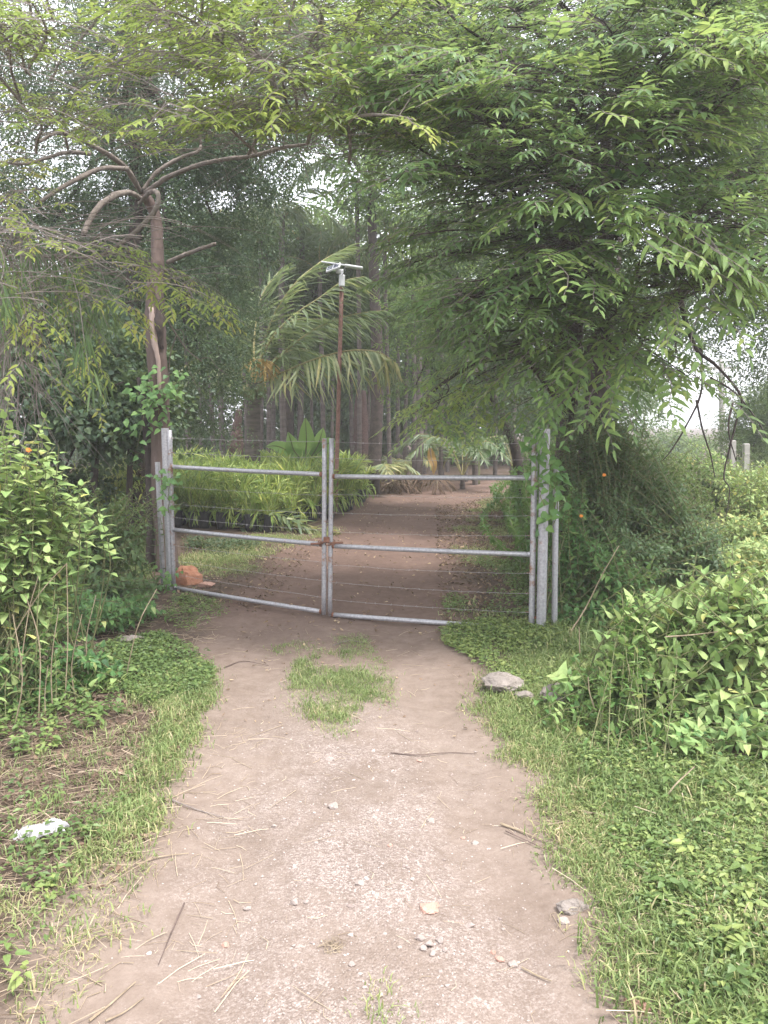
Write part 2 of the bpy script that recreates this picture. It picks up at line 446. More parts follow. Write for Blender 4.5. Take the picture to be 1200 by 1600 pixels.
U = (X - (Lx + Rx) / 2) / np.maximum(.4, (Rx - Lx) / 2)
GR = np.clip(1.15 - np.abs(U + .05) * 1.25 + .25 * wob(X, Y, 3, 1), 0, 1) * np.clip((5.2 - Y) / 2.2, 0, 1)      # crushed stone on the crown of the near track
LF = np.clip((Y - 4.6) / 2.0, 0, 1)                                                                             # redder, darker earth towards and beyond the gate
cellD = (D[:-1, :-1] + D[1:, 1:]) / 2
def groundmat():
    m, nt, b, out = _new('earth')
    g = nt.nodes.new('ShaderNodeNewGeometry'); pos = g.outputs['Position']
    def attr(n):
        a = nt.nodes.new('ShaderNodeAttribute'); a.attribute_name = n; return a.outputs['Fac']
    n1 = noise(nt, 1.6, 8, .65, pos); n2 = noise(nt, 14, 6, .7, pos); n3 = noise(nt, 90, 4, .7, pos)
    # packed dirt, pinkish brown; redder and darker towards and beyond the gate
    dirt = ramp(nt, [(.28, (.128, .094, .073)), (.5, (.205, .158, .129)), (.72, (.277, .222, .187))])
    nt.links.new(mth(nt, 'ADD', mth(nt, 'MULTIPLY', n1.outputs[0], .55), mth(nt, 'MULTIPLY', n2.outputs[0], .45)), dirt.inputs[0])
    red = ramp(nt, [(.3, (.098, .064, .050)), (.55, (.162, .108, .087)), (.8, (.235, .168, .140))])
    nt.links.new(mth(nt, 'ADD', mth(nt, 'MULTIPLY', n1.outputs[0], .5), mth(nt, 'MULTIPLY', n2.outputs[0], .5)), red.inputs[0])
    lf = mth(nt, 'MULTIPLY', attr('leafy'), 1.0)
    c = mixc(nt, lf, dirt.outputs[0], red.outputs[0])
    vo = nt.nodes.new('ShaderNodeTexVoronoi'); vo.inputs['Scale'].default_value = 120; nt.links.new(pos, vo.inputs['Vector'])
    vo2 = nt.nodes.new('ShaderNodeTexVoronoi'); vo2.inputs['Scale'].default_value = 260; nt.links.new(pos, vo2.inputs['Vector'])
    peb = ramp(nt, [(0, (.13, .10, .09)), (.4, (.22, .175, .155)), (.62, (.34, .285, .26)), (.85, (.52, .46, .43)), (1, (.62, .57, .54))])
    sepc = nt.nodes.new('ShaderNodeSeparateColor'); nt.links.new(vo.outputs['Color'], sepc.inputs[0])
    sepd = nt.nodes.new('ShaderNodeSeparateColor'); nt.links.new(vo2.outputs['Color'], sepd.inputs[0])
    nt.links.new(mth(nt, 'ADD', mth(nt, 'MULTIPLY', sepc.outputs[0], .5), mth(nt, 'MULTIPLY', sepd.outputs[0], .5)), peb.inputs[0])
    gm = mth(nt, 'MULTIPLY', attr('gravel'), mth(nt, 'MULTIPLY', n2.outputs[0], 1.45))
    pk = nt.nodes.new('ShaderNodeClamp'); nt.links.new(mth(nt, 'MULTIPLY', mth(nt, 'SUBTRACT', noise(nt, 2.6, 5, .7, pos).outputs[0], .40), 5.5), pk.inputs[0])
    gm = mth(nt, 'MULTIPLY', mth(nt, 'MINIMUM', gm, .66), mth(nt, 'ADD', mth(nt, 'MULTIPLY', pk.outputs[0], .75), .25))
    c = mixc(nt, gm, c, peb.outputs[0])
    # beyond the track edge: dark soil and mould
    soil = ramp(nt, [(.3, (.05, .036, .027)), (.55, (.10, .072, .055)), (.8, (.17, .13, .10))])
    nt.links.new(n2.outputs[0], soil.inputs[0])
    e = mth(nt, 'MULTIPLY', mth(nt, 'ADD', attr('edge'), .10), -5.0)
    e = mth(nt, 'ADD', e, mth(nt, 'MULTIPLY', mth(nt, 'SUBTRACT', n2.outputs[0], .5), 3))
    cl = nt.nodes.new('ShaderNodeClamp'); nt.links.new(e, cl.inputs[0])
    c = mixc(nt, cl.outputs[0], c, soil.outputs[0])
    nt.links.new(c, b.inputs['Base Color']); b.inputs['Roughness'].default_value = .95; b.inputs['Specular IOR Level'].default_value = .15
    h = mth(nt, 'ADD', mth(nt, 'MULTIPLY', n2.outputs[0], .8), mth(nt, 'ADD', mth(nt, 'MULTIPLY', n3.outputs[0], .35), mth(nt, 'MULTIPLY', mth(nt, 'MULTIPLY', vo.outputs['Distance'], attr('gravel')), -.7)))
    bp = nt.nodes.new('ShaderNodeBump'); bp.inputs['Strength'].default_value = .7; bp.inputs['Distance'].default_value = .012
    nt.links.new(h, bp.inputs['Height']); nt.links.new(bp.outputs[0], b.inputs['Normal'])
    return m
M['earth'] = groundmat()
grid_obj('ground', cellD <= -.05, M['earth'])
grid_obj('dirt_track', cellD > -.05, M['earth'])
def gz(p): return float(ground_z(np.array(p[0]), np.array(p[1])))
def G(px, py):
    p = on_ground(px, py)
    for _ in range(4): p = on_ground(px, py, gz(p))
    p[2] = gz(p); return p

# ------------------------------------------------------------------ metal pipe gate
def pipemat(name, rust):
    m, nt, b, out = _new(name)
    tc = nt.nodes.new('ShaderNodeNewGeometry'); n = noise(nt, 9, 6, .7, tc.outputs['Position']); n2 = noise(nt, 60, 3, .6, tc.outputs['Position'])
    base = ramp(nt, [(.3, (.30, .29, .31)), (.6, (.43, .42, .44)), (.85, (.55, .54, .55))]); nt.links.new(n2.outputs[0], base.inputs[0])
    rc = ramp(nt, [(.3, (.16, .075, .045)), (.7, (.33, .20, .13))]); nt.links.new(n2.outputs[0], rc.inputs[0])
    k = ramp(nt, [(rust, (0, 0, 0)), (rust + .12, (1, 1, 1))]); nt.links.new(n.outputs[0], k.inputs[0])
    nt.links.new(mixc(nt, k.outputs[0], base.outputs[0], rc.outputs[0]), b.inputs['Base Color'])
    nt.links.new(mth(nt, 'ADD', mth(nt, 'MULTIPLY', k.outputs[0], .35), .42), b.inputs['Roughness'])
    nt.links.new(mth(nt, 'SUBTRACT', .35, mth(nt, 'MULTIPLY', k.outputs[0], .35)), b.inputs['Metallic'])
    bp = nt.nodes.new('ShaderNodeBump'); bp.inputs['Strength'].default_value = .25; bp.inputs['Distance'].default_value = .003
    nt.links.new(n2.outputs[0], bp.inputs['Height']); nt.links.new(bp.outputs[0], b.inputs['Normal'])
    return m
M['pipe'] = pipemat('galvanised_pipe', .62); M['pipe_rusty'] = pipemat('weathered_pipe', .53)
M['rust'] = solid('rust', (.13, .06, .04), (.26, .13, .09), 30, .9, .5, 80)
M['wire'] = solid('wire_metal', (.30, .28, .28), (.46, .44, .44), 30, .5, 0, metal=.3)
M['cement'] = solid('cement', (.30, .28, .26), (.42, .40, .37), 10, .9, .4)
def pipe(name, a, b, r, mat, parent, sag=0, sides=14, hollow=True, bend=0):
    a, b = np.array(a), np.array(b); t = np.linspace(0, 1, 9)[:, None]
    P = a + (b - a) * t; P[:, 2] -= sag * 4 * (t * (1 - t))[:, 0]; P[:, 0] += bend * np.sin(t[:, 0] * 5)
    s = Soup(); tube(s, P, [r, r], sides)
    return s.build(name, mat, parent, smooth=False if sides < 8 else True)
YL, YC, YR = 7.10, 6.22, 5.70
def collar(name, p, d, r, w, mat, parent):
    s = Soup(); d = nrm(d); tube(s, [np.array(p) - d * w / 2, np.array(p) + d * w / 2], [r, r], 12); return s.build(name, mat, parent, smooth=True)
def gate_leaf(label, hinge_px, hinge_y, meet_px, meet_y, Yh, Ym, rails, stile_h, stile_m, wires, rr):
    root = thing('pipe_gate_leaf', label, 'gate', (at(*stile_h[0], Yh) + at(*stile_m[0], Ym)) / 2 * np.array([1, 1, 0]), 'two leaves of the pipe gate')
    hb, ht = at(*stile_h[0], Yh), at(*stile_h[1], Yh); mb, mt = at(*stile_m[0], Ym), at(*stile_m[1], Ym)
    pipe('stile', hb, ht, .0225, M['pipe_rusty'], root); pipe('stile', mb, mt, .0195, M['pipe_rusty'], root)
    for (ya, yb) in rails:
        fa = (ya - stile_h[0][1]) / (stile_h[1][1] - stile_h[0][1]); fb = (yb - stile_m[0][1]) / (stile_m[1][1] - stile_m[0][1])
        a = hb + (ht - hb) * fa; b = mb + (mt - mb) * fb; d = nrm(b - a)
        pipe('rail', a + d * .02, b - d * .02, .019, M['pipe'], root, sag=.004)
        collar('weld', a + d * .028, d, .0208, .018, M['pipe_rusty'], root); collar('weld', b - d * .028, d, .0208, .018, M['rust'], root)
    for (ya, yb) in wires:
        fa = (ya - stile_h[0][1]) / (stile_h[1][1] - stile_h[0][1]); fb = (yb - stile_m[0][1]) / (stile_m[1][1] - stile_m[0][1])
        a = hb + (ht - hb) * fa; b = mb + (mt - mb) * fb; d = nrm(b - a); off = np.array([0, -.024, 0]) 
        s = Soup(); n = 26; t = np.linspace(0, 1, n); P = (a + off) + (b - a) * t[:, None]; P[:, 2] += -.012 * 4 * t * (1 - t) * rng.uniform(.2, 1.6) + rng.normal(0, .0014, n)
        tube(s, P, [.0011, .0011], 4, cap=False)
        for k in range(14):                                        # barbs
            f = (k + .5) / 14 + rng.normal() * .008; q = np.array([np.interp(f, t, P[:, i]) for i in range(3)])
            e = nrm(rng.normal(size=3)) * .011; tube(s, [q - e, q + e], [.0011, .0006], 3); e = nrm(np.cross(e, d)) * .011; tube(s, [q - e, q + e], [.0011, .0006], 3)
        s.build('barbed_wire', M['wire'], root)
        for p_, dd in ((a, 1), (b, -1)):                            # wire pegs welded to the stile
            s = Soup(); q = p_ + off; tube(s, [p_ + dd * d * .005, p_ + dd * d * .05 + off * .6], [.0035, .003], 5); s.build('peg', M['rust'], root)
    return root
LEFT = gate_leaf('left leaf of the pipe gate, beside the orange rock', 0, 0, 0, 0, YL, YC,
    [(918, 956), (826, 849), (728, 740)], ((271, 917), (265, 672)), ((506, 960), (507, 685)),
    [(684, 690), (706, 714), (758, 772), (786, 800), (806, 826), (850, 876), (874, 905), (896, 932)], .0225)
RIGHT = gate_leaf('right leaf of the pipe gate, wider looking, its outer stile wrapped in green vine', 0, 0, 0, 0, YR, YC,
    [(982, 960), (864, 851), (745, 743)], ((830, 996), (836, 680)), ((515.5, 962), (518, 685)),
    [(692, 690), (717, 715), (775, 770), (803, 799), (834, 828), (893, 880), (925, 907), (955, 935)], .0225)
# chain latch between the two leaves
ct = thing('chain_latch', 'rusty chain latch tying the two gate leaves together at the middle rail', 'latch', at(511, 848, YC) - np.array([0, .03, 0]))
for k in range(9):
    a = k / 9 * 2 * math.pi; c = at(511, 848, YC) + np.array([math.cos(a) * .062, math.sin(a) * .036, .012 * math.sin(a * 2)])
    s = Soup(); th = np.linspace(0, 2 * math.pi, 9); tdir = nrm(np.array([-math.sin(a) * .062, math.cos(a) * .036, 0])); w = np.array([0, 0, 1.0]) if k % 2 else nrm(np.cross(tdir, [0, 0, 1.0]))
    P = c + np.cos(th)[:, None] * tdir * .022 + np.sin(th)[:, None] * w * .011
    tube(s, P, [.0045, .0045], 5, cap=False); s.build('link', M['rust'], ct, smooth=True)
for sx in (-1, 1):
    s = Soup(); c = at(511, 848, YC); tube(s, [c + np.array([sx * .03, -.03, 0]), c + np.array([sx * .13, -.028 + .02 * sx, .002 * sx])], [.009, .009], 8); s.build('bolt', M['rust'], ct, smooth=True)
s = Soup(); box(s, at(511, 842, YC) + np.array([0, -.052, 0]), (.05, .018, .045), bev=.004); s.build('padlock', M['rust'], ct)
# gate posts
def post(label, base_px, top_px, Y, r, mat):
    b = at(*base_px, Y); t = at(*top_px, Y); b2 = b.copy(); b2 = b + (b - t) / np.linalg.norm(b - t) * max(0.05, b[2] + .05)
    root = thing('gate_post', label, 'post', (b[0], b[1], 0), 'steel posts beside the gate')
    s = Soup(); n = 10; tt = np.linspace(0, 1, n)[:, None]; P = b2 + (t - b2) * tt; tube(s, P, [r, r], 18, cap=False)
    # open pipe end with wall thickness
    d = nrm(t - b2); tube(s, [t - d * .12, t], [r * .86, r * .86], 18, cap=False); a = np.linspace(0, 2 * math.pi, 18, endpoint=False); R = frame1(d, (0.2, 1, 0))
    ring = lambda q: t + (np.stack([np.cos(a), np.zeros(18), np.sin(a)], -1) * q) @ R.T
    k = np.arange(18); k2 = (k + 1) % 18
    s.add(np.vstack([ring(r), ring(r * .86)]), np.vstack([np.stack([k, k2, 18 + k2], -1), np.stack([k, 18 + k2, 18 + k], -1)]))
    s.build('pipe', mat, root, smooth=True)
    return root, b, t
p1, b1, t1 = post('thick grey steel gate post at the left hinge', (267, 925), (258, 669), 7.12, .036, M['pipe'])
p2, b2_, t2 = post('shorter thin pale steel post left of the left hinge post', (256, 930), (246, 722), 7.25, .024, M['pipe'])
p3, b3, t3 = post('thick tall galvanised gate post at the right hinge with vine around its top', (845, 1000), (852, 670), 5.66, .036, M['pipe'])
p4, b4, t4 = post('shorter thin galvanised post right of the right hinge post', (866, 998), (869, 728), 5.72, .0225, M['pipe'])
for p, a, b, ys in ((p1, at(260, 735, 7.12), at(266, 735, 7.1), (700, 890)), (p3, at(851, 735, 5.66), at(835, 735, 5.7), (686, 965))):
    for yv in ys:                                                   # hinge straps
        q = at((258 + 267) / 2 if p is p1 else 848, yv, a[1]); q2 = at(269 if p is p1 else 833, yv, b[1]); s = Soup(); tube(s, [q, q2], [.012, .012], 8); s.build('hinge', M['rust'], p, smooth=True)

# ------------------------------------------------------------------ rocks, bag, loose sticks
def rockmat(name, a, b, c): return solid(name, a, b, 9, .9, .8, 30, c=c, bdist=.02)
M['rock_orange'] = rockmat('orange_rock', (.30, .13, .075), (.44, .22, .14), (.52, .34, .25))
M['rock_grey'] = rockmat('grey_rock', (.17, .145, .125), (.30, .26, .235), (.36, .33, .30))
M['rock_pink'] = rockmat('pink_rock', (.38, .22, .17), (.50, .31, .25), (.56, .40, .34))
M['rock_pale'] = rockmat('pale_rock', (.28, .225, .20), (.39, .33, .30), (.47, .41, .38))
import bmesh
def rock(label, p, size, mat, seed, name='rock', cat='rock', group=None, cuts=7, sub=4, rz=0, sink=.36):
    g = np.random.default_rng(seed)
    bm = bmesh.new(); bmesh.ops.create_icosphere(bm, subdivisions=sub, radius=1)
    V = np.array([v.co[:] for v in bm.verts])
    for k in range(cuts):
        n = nrm(g.normal(size=3)); h = g.uniform(.42, .80); dd = V @ n; V = V - np.where(dd > h, dd - h, 0)[:, None] * n
    V *= (1 + .09 * wob(V[:, 0] * 3 + seed, V[:, 1] * 3 + V[:, 2] * 2.2, 1.6, seed % 6))[:, None] * (1 + .03 * g.normal(size=(len(V), 1)))
    a = rz; Rz = np.array([[math.cos(a), -math.sin(a), 0], [math.sin(a), math.cos(a), 0], [0, 0, 1]])
    V = (V * np.array(size)) @ Rz.T; V[:, 2] += size[2] * (1 - 2 * sink) * .9
    for v, c in zip(bm.verts, V): v.co = c
    me = bpy.data.meshes.new(name); bm.to_mesh(me); bm.free(); me.materials.append(mat)
    for pl in me.polygons: pl.use_smooth = sub > 3
    try: me.set_sharp_from_angle(angle=math.radians(20))
    except Exception: pass
    o = bpy.data.objects.new(name, me); col.objects.link(o); o.location = tuple(p)
    o['label'] = label; o['category'] = cat
    if group: o['group'] = group
    return o
pR = G(297, 914)
rock('large rough orange rock sitting behind the bottom rail of the left gate leaf', pR + np.array([-.01, .09, .0]), (.155, .12, .17), M['rock_orange'], 3, cuts=9)
rock('low pale pinkish rock lying in front of the tall orange rock at the gate', G(320, 920) + np.array([0, .08, 0]), (.10, .07, .04), M['rock_pink'], 5)
rock('big flat grey brown slab at the right track edge in front of the gate', G(782, 1078), (.145, .12, .085), M['rock_grey'], 8, 'stone', 'stone', cuts=10, sink=.35)
rock('rounded grey stone half hidden in green cover right of the flat slab', G(872, 1092), (.10, .09, .07), M['rock_grey'], 9, 'stone', 'stone', sink=.35)
rock('small grey stone touching the lower right corner of the big flat slab', G(818, 1092), (.06, .05, .04), M['rock_grey'], 10, 'stone', 'stone')
rock('flat dark stone lying in the weeds left of the track', G(205, 1005), (.12, .08, .05), M['rock_grey'], 12, 'stone', 'stone')
rock('pale grey stone sunk in the right edge of the track beside short grass', G(897, 1418), (.058, .045, .028), M['rock_grey'], 13, 'stone', 'stone')
rock('small white stone just below the grey stone at the right track edge', G(882, 1440), (.022, .016, .012), M['rock_pale'], 14, 'stone', 'stone')
rock('pinkish stone embedded at the bottom right edge of the track', G(1000, 1572), (.045, .03, .018), M['rock_pink'], 15, 'stone', 'stone', sink=.4)
rock('flat pink stone, the largest one lying on the gravel of the near track', G(668, 1418), (.042, .036, .012), M['rock_pink'], 16, 'stone', 'stone')
rock('small round bluish grey stone on the gravel in the middle of the track', G(522, 1260), (.028, .024, .012), M['rock_pale'], 17, 'stone', 'stone')
rock('small white stone on the track just below the grass patch', G(516, 1187), (.024, .018, .012), M['rock_pale'], 18, 'stone', 'stone')
rock('pale sharp cornered stone right of the track centre, level with the plastic bag', G(672, 1283), (.018, .015, .011), M['rock_pale'], 19, 'stone', 'stone')
for i, (x, y, r) in enumerate([(657, 1468, .014), (670, 1478, .018), (688, 1472, .016), (676, 1492, .013), (662, 1484, .012), (694, 1486, .011)]):
    rock('one of a small heap of pale pebbles below the flat pink stone', G(x, y), (r, r * .85, r * .7), M['rock_pale'], 30 + i, 'pebble', 'pebble', 'heap of pale pebbles on the track', sub=2, sink=.15)
STONES = ['small pale stone on the left of the track, beside the thin dark twig', 'flat pale stone left of the flat pink stone, level with it', 'tiny stone touching the round bluish grey stone', 'small pale pebble straight above the flat pink stone', 'pale stone in the middle of the track, above and left of the pink stone',
 'pale flattened stone up and right of the heap of pebbles', 'pinkish stone right of the pebble heap, nearest to the right twig', 'pale stone just right of the pinkish one, beyond the pebble heap', 'white pebble on the gravel just right of the root tangle', 'pinkish pebble on the right half of the track, left one of two side by side', 'pale stone on the left of the track, above the thin dark twig',
 'pale pebble on the right half of the track, right one of two side by side', 'pinkish pebble near the long bent twig below the grass patch', 'pale pebble left of the track centre, level with the long reddish twig', 'pale stone touching the flat stone left of the pink one', 'small pinkish pebble between the pebble heap and the right twig']
for i, (x, y, r) in enumerate([(352, 1478, .014), (460, 1412, .02), (508, 1258, .012), (610, 1322, .012), (562, 1382, .018), (735, 1448, .016), (780, 1500, .018), (802, 1508, .018), (548, 1508, .013), (724, 1310, .012), (388, 1420, .016), (742, 1318, .016), (655, 1190, .014), (430, 1292, .015), (478, 1410, .012), (770, 1490, .012)]):
    rock(STONES[i], G(x, y), (r, r * .8, r * .55), M['rock_pale'] if i % 3 else M['rock_pink'], 50 + i, 'stone', 'stone', 'loose stones scattered on the near track', sub=2, sink=.25)

# crumpled translucent plastic bag
m, nt, b, out = _new('thin_plastic')
b.inputs['Base Color'].default_value = (.66, .64, .67, 1); b.inputs['Roughness'].default_value = .28
tr = nt.nodes.new('ShaderNodeBsdfTransparent'); mx = nt.nodes.new('ShaderNodeMixShader'); mx.inputs[0].default_value = .4
nt.links.new(b.outputs[0], mx.inputs[1]); nt.links.new(tr.outputs[0], mx.inputs[2]); nt.links.new(mx.outputs[0], out.inputs['Surface']); M['plastic'] = m
def bag():
    n = 34; u = np.linspace(-1, 1, n); A, B = np.meshgrid(u, u); c = G(66, 1306)
    w = .10 * (1 - .62 * (A * .5 + .5) ** 2) * (1 - .35 * (A < -.3) * (-.3 - A)); x = (A * .125 + .015 * np.sin(B * 4)) * .66; y = (B * w * .75 + .05 * A) * .72 + .012 * np.sin(A * 5)
    crumple = .012 * np.abs(wob(A * 3, B * 3, 2.2, 2)) + .010 * np.abs(wob(A * 3, B * 3, 5.0, 3)) + .006 * np.abs(wob(A * 4, B * 2, 9, 4)) - .01
    s = Soup(); idx = np.arange(n * n).reshape(n, n); q = np.stack([idx[:-1, :-1], idx[:-1, 1:], idx[1:, 1:], idx[1:, :-1]], -1).reshape(-1, 4)
    F = np.vstack([q[:, [0, 1, 2]], q[:, [0, 2, 3]]]); dome = (1 - A ** 2) * (1 - B ** 2)
    for sg in (1, -.15):
        z = .020 + sg * .028 * dome ** .5 + crumple
        s.add(np.stack([c[0] + x, c[1] + y, c[2] + z], -1).reshape(-1, 3), F)
    o = s.build('plastic_bag', M['plastic'], origin=c, smooth=False)
    o['label'] = 'crumpled clear white plastic bag lying in the litter on the left verge'; o['category'] = 'bag'
bag()
def stick(label, pxs, r, mat, name='twig', cat='twig', group=None, lift=.006):
    P = np.array([G(x, y) for x, y in pxs]); P[:, 2] += lift + rng.uniform(0, .004, len(P)); s = Soup(); tube(s, catmull(P, 4), [r, r * .5], 5, rough=.12)
    o = s.build(name, mat, origin=P[0]); o['label'] = label; o['category'] = cat
    if group: o['group'] = group
stick('long reddish twig lying on the left side of the track', [(268, 1252), (300, 1265), (350, 1281)], .0035, M['twig'])
stick('pale dry stalk at the left track edge, level with the plastic bag', [(213, 1354), (250, 1342), (295, 1336)], .003, M['cane'], 'dry_stalk', 'stalk')
stick('thin dark twig pointing down the track near its bottom left', [(288, 1415), (268, 1460), (248, 1510)], .003, M['bark_red'])
stick('pale dry stalk at the bottom left corner of the track', [(140, 1600), (175, 1570), (212, 1538)], .004, M['cane'], 'dry_stalk', 'stalk')
stick('dry stalk crossing the lowest left part of the track', [(165, 1600), (195, 1585), (225, 1562)], .003, M['cane'], 'dry_stalk', 'stalk')
stick('short pale split stick on the right edge of the track', [(782, 1290), (815, 1302), (852, 1318)], .005, M['cane'])
stick('thin brown twig just below the split stick on the right edge', [(790, 1302), (825, 1318), (862, 1335)], .0025, M['bark_red'])
stick('long thin bent twig lying across the track below the grass patch', [(610, 1178), (650, 1182), (700, 1178), (745, 1180)], .003, M['bark_red'])
stick('dark thin twig on the left wheel rut just in front of the gate', [(350, 1045), (380, 1035), (420, 1042)], .0035, M['bark_red'])
stick('dry stalk on the right rut near the bottom of the picture', [(815, 1515), (840, 1528), (862, 1537)], .0028, M['cane'], 'dry_stalk', 'stalk')
stick('twig on the dirt just beyond the grass patch, left of centre', [(520, 1010), (545, 1003), (572, 1006)], .004, M['twig'])
stick('forked pale root like stick in the grass at the bottom right corner', [(1120, 1565), (1150, 1548), (1172, 1528), (1200, 1520)], .007, M['cane'])
def coil():
    s = Soup(); c = G(518, 1480)
    for k in range(9):
        a = rng.uniform(0, 6.28, 5); r_ = rng.uniform(.012, .04, 5); P = c + np.stack([np.cos(a) * r_ * 1.2, np.sin(a) * r_, rng.uniform(.002, .014, 5)], -1); tube(s, catmull(P, 3), [.0009, .0006], 3, cap=False)
    o = s.build('root_tangle', M['cane'], origin=c); o['label'] = 'small reddish tangle of dead roots lying on the gravel'; o['category'] = 'roots'
coil()
# ------------------------------------------------------------------ trees: helpers
def A(*pts): return np.array([at(*p) for p in pts])
def limb(parent, pts, r, mat, name='limb', sides=8, rough=.08, n=6):
    s = Soup(); tube(s, catmull(pts, n), r, sides, rough=rough); return s.build(name, mat, parent, smooth=True)
def arc(a, b, lift=.3, n=10, g=rng, side=.12):
    t = np.linspace(0, 1, n)[:, None]; a, b = np.asarray(a, float), np.asarray(b, float); L = np.linalg.norm(b - a)
    P = a + (b - a) * t; P[:, 2] += lift * L * 4 * (t * (1 - t))[:, 0] * .5
    sd = nrm(np.cross(b - a, [0, 0, 1.0])); P += sd * (side * L * g.normal() * np.sin(t * 3.1)) + sd * .02 * L * np.sin(t * 9 + g.random() * 6)
    return P
class Sprays:
    def __init__(s): s.P = []; s.R = []; s.S = []; s.T = []
    def along(s, wood, C, n, width=.5, t0=.2, scale=(.8, 1.2), tint=.45, tvar=.12, droop=.10, tw=.005, taper=.45, g=rng, vert=.05):
        C = np.asarray(C, float); m = len(C); tt = np.linspace(0, 1, m); dC = nrm(np.gradient(C, axis=0))
        t = t0 + (1 - t0) * g.random(n) ** .8; t[:max(1, n // 14)] = 1
        p = np.stack([np.interp(t, tt, C[:, i]) for i in range(3)], -1); d = nrm(np.stack([np.interp(t, tt, dC[:, i]) for i in range(3)], -1))
        side = nrm(np.cross(d, [0, 0, 1.0])); sg = g.choice([-1, 1], n)[:, None]; off = (width * (1 - taper * t) * g.random(n) ** .8)[:, None]
        off = np.where(t[:, None] > .97, off * .2, off)
        q = p + side * sg * off + d * off * .6; q[:, 2] += -.25 * off[:, 0] ** 2 / max(width, .2) * 1.5 + g.normal(0, vert, n)
        D = nrm(d * (.55 + .6 * t[:, None]) + side * sg * .75 * (1 - .5 * t[:, None]) + g.normal(0, .14, (n, 3)) + np.array([0, 0, -droop]) * (.5 + off))
        s.P.append(q); s.R.append(frames(D, np.array([0, 0, 1.0]) + g.normal(0, .14, (n, 3)))); s.S.append(g.uniform(*scale, n)); s.T.append(tint + g.normal(0, tvar, n) + g.normal() * .05)
        if wood is not None:
            for k in range(n):
                if off[k] > .1:
                    mid = (p[k] + q[k]) / 2 + np.array([0, 0, .05]) + g.normal(0, .015, 3); tube(wood, [p[k], mid, q[k]], [tw * .8, tw * .35], 3, cap=False)
    def out(s, parent, tpls, key, mats, cap=280, size=.42, min_px=12, bt=.45, name='leaf_spray'):
        P, R, S, T = map(np.concatenate, (s.P, s.R, s.S, s.T)); ti = rng.integers(0, len(tpls), len(P))
        leaves_out(parent, name, tpls, key, mats, P, R, S, T, ti, cap, min_px, size, base_tint=bt)

# ------------------------------------------------------------------ left tree with the split trunk
base = at(262, 898, 8.0); base[2] = gz(base)
lt = thing('tree', 'old tree with split reddish trunk and curved bare grey limbs behind the left hinge post', 'tree', base)
trunk = A((262, 900, 8), (257, 820, 8), (251, 720, 8), (249, 620, 8), (244, 540, 8), (242, 470, 8), (246, 400, 8), (243, 340, 8), (226, 302, 7.9))
limb(lt, trunk, [.125, .105, .10, .095, .10, .095, .062, .055, .048], M['bark_red'], 'trunk', 12, .05)
limb(lt, A((236, 900, 8.15), (238, 800, 8.15), (232, 700, 8.15), (226, 640, 8.15), (216, 590, 8.2)), [.07, .06, .055, .04, .02], M['bark_dark'], 'side_stem', 8)
limb(lt, A((236, 480, 7.92), (241, 530, 7.91), (248, 570, 7.9), (249, 610, 7.91), (250, 640, 7.93)), [.03, .035, .022, .02, .012], M['pale_wood'], 'bare_wood', 6, .12)
limb(lt, A((250, 470, 7.93), (249, 505, 7.91), (253, 545, 7.93)), [.02, .045, .02], M['bark_dark'], 'hollow', 7, .1)  # raised dark piece: shade inside the split trunk put in as colour
s = Soup()
GREY = M['bark']
limbs = [ (A((226, 302, 7.9), (262, 277, 7.6), (310, 258, 7.3), (350, 249, 7.0), (398, 243, 6.8), (440, 231, 6.6), (482, 225, 6.4)), [.04, .036, .03, .028, .026, .016]),
    (A((222, 300, 7.9), (246, 268, 7.9), (285, 245, 7.9), (310, 236, 7.9), (313, 216, 7.9), (300, 188, 7.8), (280, 170, 7.7)), [.036, .03, .026, .022, .018]),
    (A((220, 300, 7.9), (196, 262, 7.6), (160, 236, 7.3), (118, 214, 7.0), (88, 208, 6.8), (60, 222, 6.6)), [.045, .04, .034, .026, .02]),
    (A((200, 264, 7.5), (160, 263, 7.2), (120, 280, 6.9), (88, 298, 6.7), (62, 316, 6.5)), [.034, .032, .028, .022]),
    (A((140, 240, 7.3), (105, 238, 7.0), (70, 248, 6.8), (35, 256, 6.6), (-20, 250, 6.4)), [.03, .024, .02, .012]),
    (A((222, 312, 7.9), (205, 302, 7.6), (182, 304, 7.3), (156, 322, 7.1), (140, 345, 7.0), (130, 366, 6.9)), [.04, .042, .044, .04, .034]),
    (A((218, 318, 7.9), (232, 302, 7.2), (245, 300, 6.8), (247, 318, 6.5), (232, 342, 6.3), (205, 368, 6.1), (172, 392, 6.0), (140, 402, 5.9), (80, 402, 5.8), (0, 398, 5.7)), [.026, .03, .032, .032, .03, .028, .026, .02, .014, .008]),
    (A((262, 410, 8.0), (285, 400, 7.8), (310, 390, 7.6), (336, 381, 7.4)), [.04, .034, .03, .026]),
    (A((208, 372, 6.1), (222, 405, 6.1), (236, 445, 6.1), (250, 480, 6.1), (274, 520, 6.1), (294, 548, 6.1), (316, 565, 6.1)), [.012, .011, .010, .009, .006]),
    (A((276, 522, 6.1), (266, 555, 6.1), (264, 595, 6.12)), [.007, .006, .003]),
    (A((274, 515, 6.1), (286, 520, 6.1), (290, 560, 6.1), (310, 610, 6.1), (340, 652, 6.1)), [.005, .004, .003, .0015]),
    (A((314, 560, 6.1), (328, 560, 6.1), (340, 575, 6.1), (356, 586, 6.1)), [.006, .005, .002]),
    (A((394, 243, 6.8), (396, 226, 6.8)), [.02, .017]),
    (A((170, 390, 6.0), (120, 380, 5.9), (60, 372, 5.8), (-10, 340, 5.6)), [.014, .01, .006, .003]) ]
for P, r in limbs: limb(lt, P, [q * .62 for q in r], GREY, 'limb', 8, .12)
SP = Sprays(); wood = Soup(); g1 = np.random.default_rng(11)
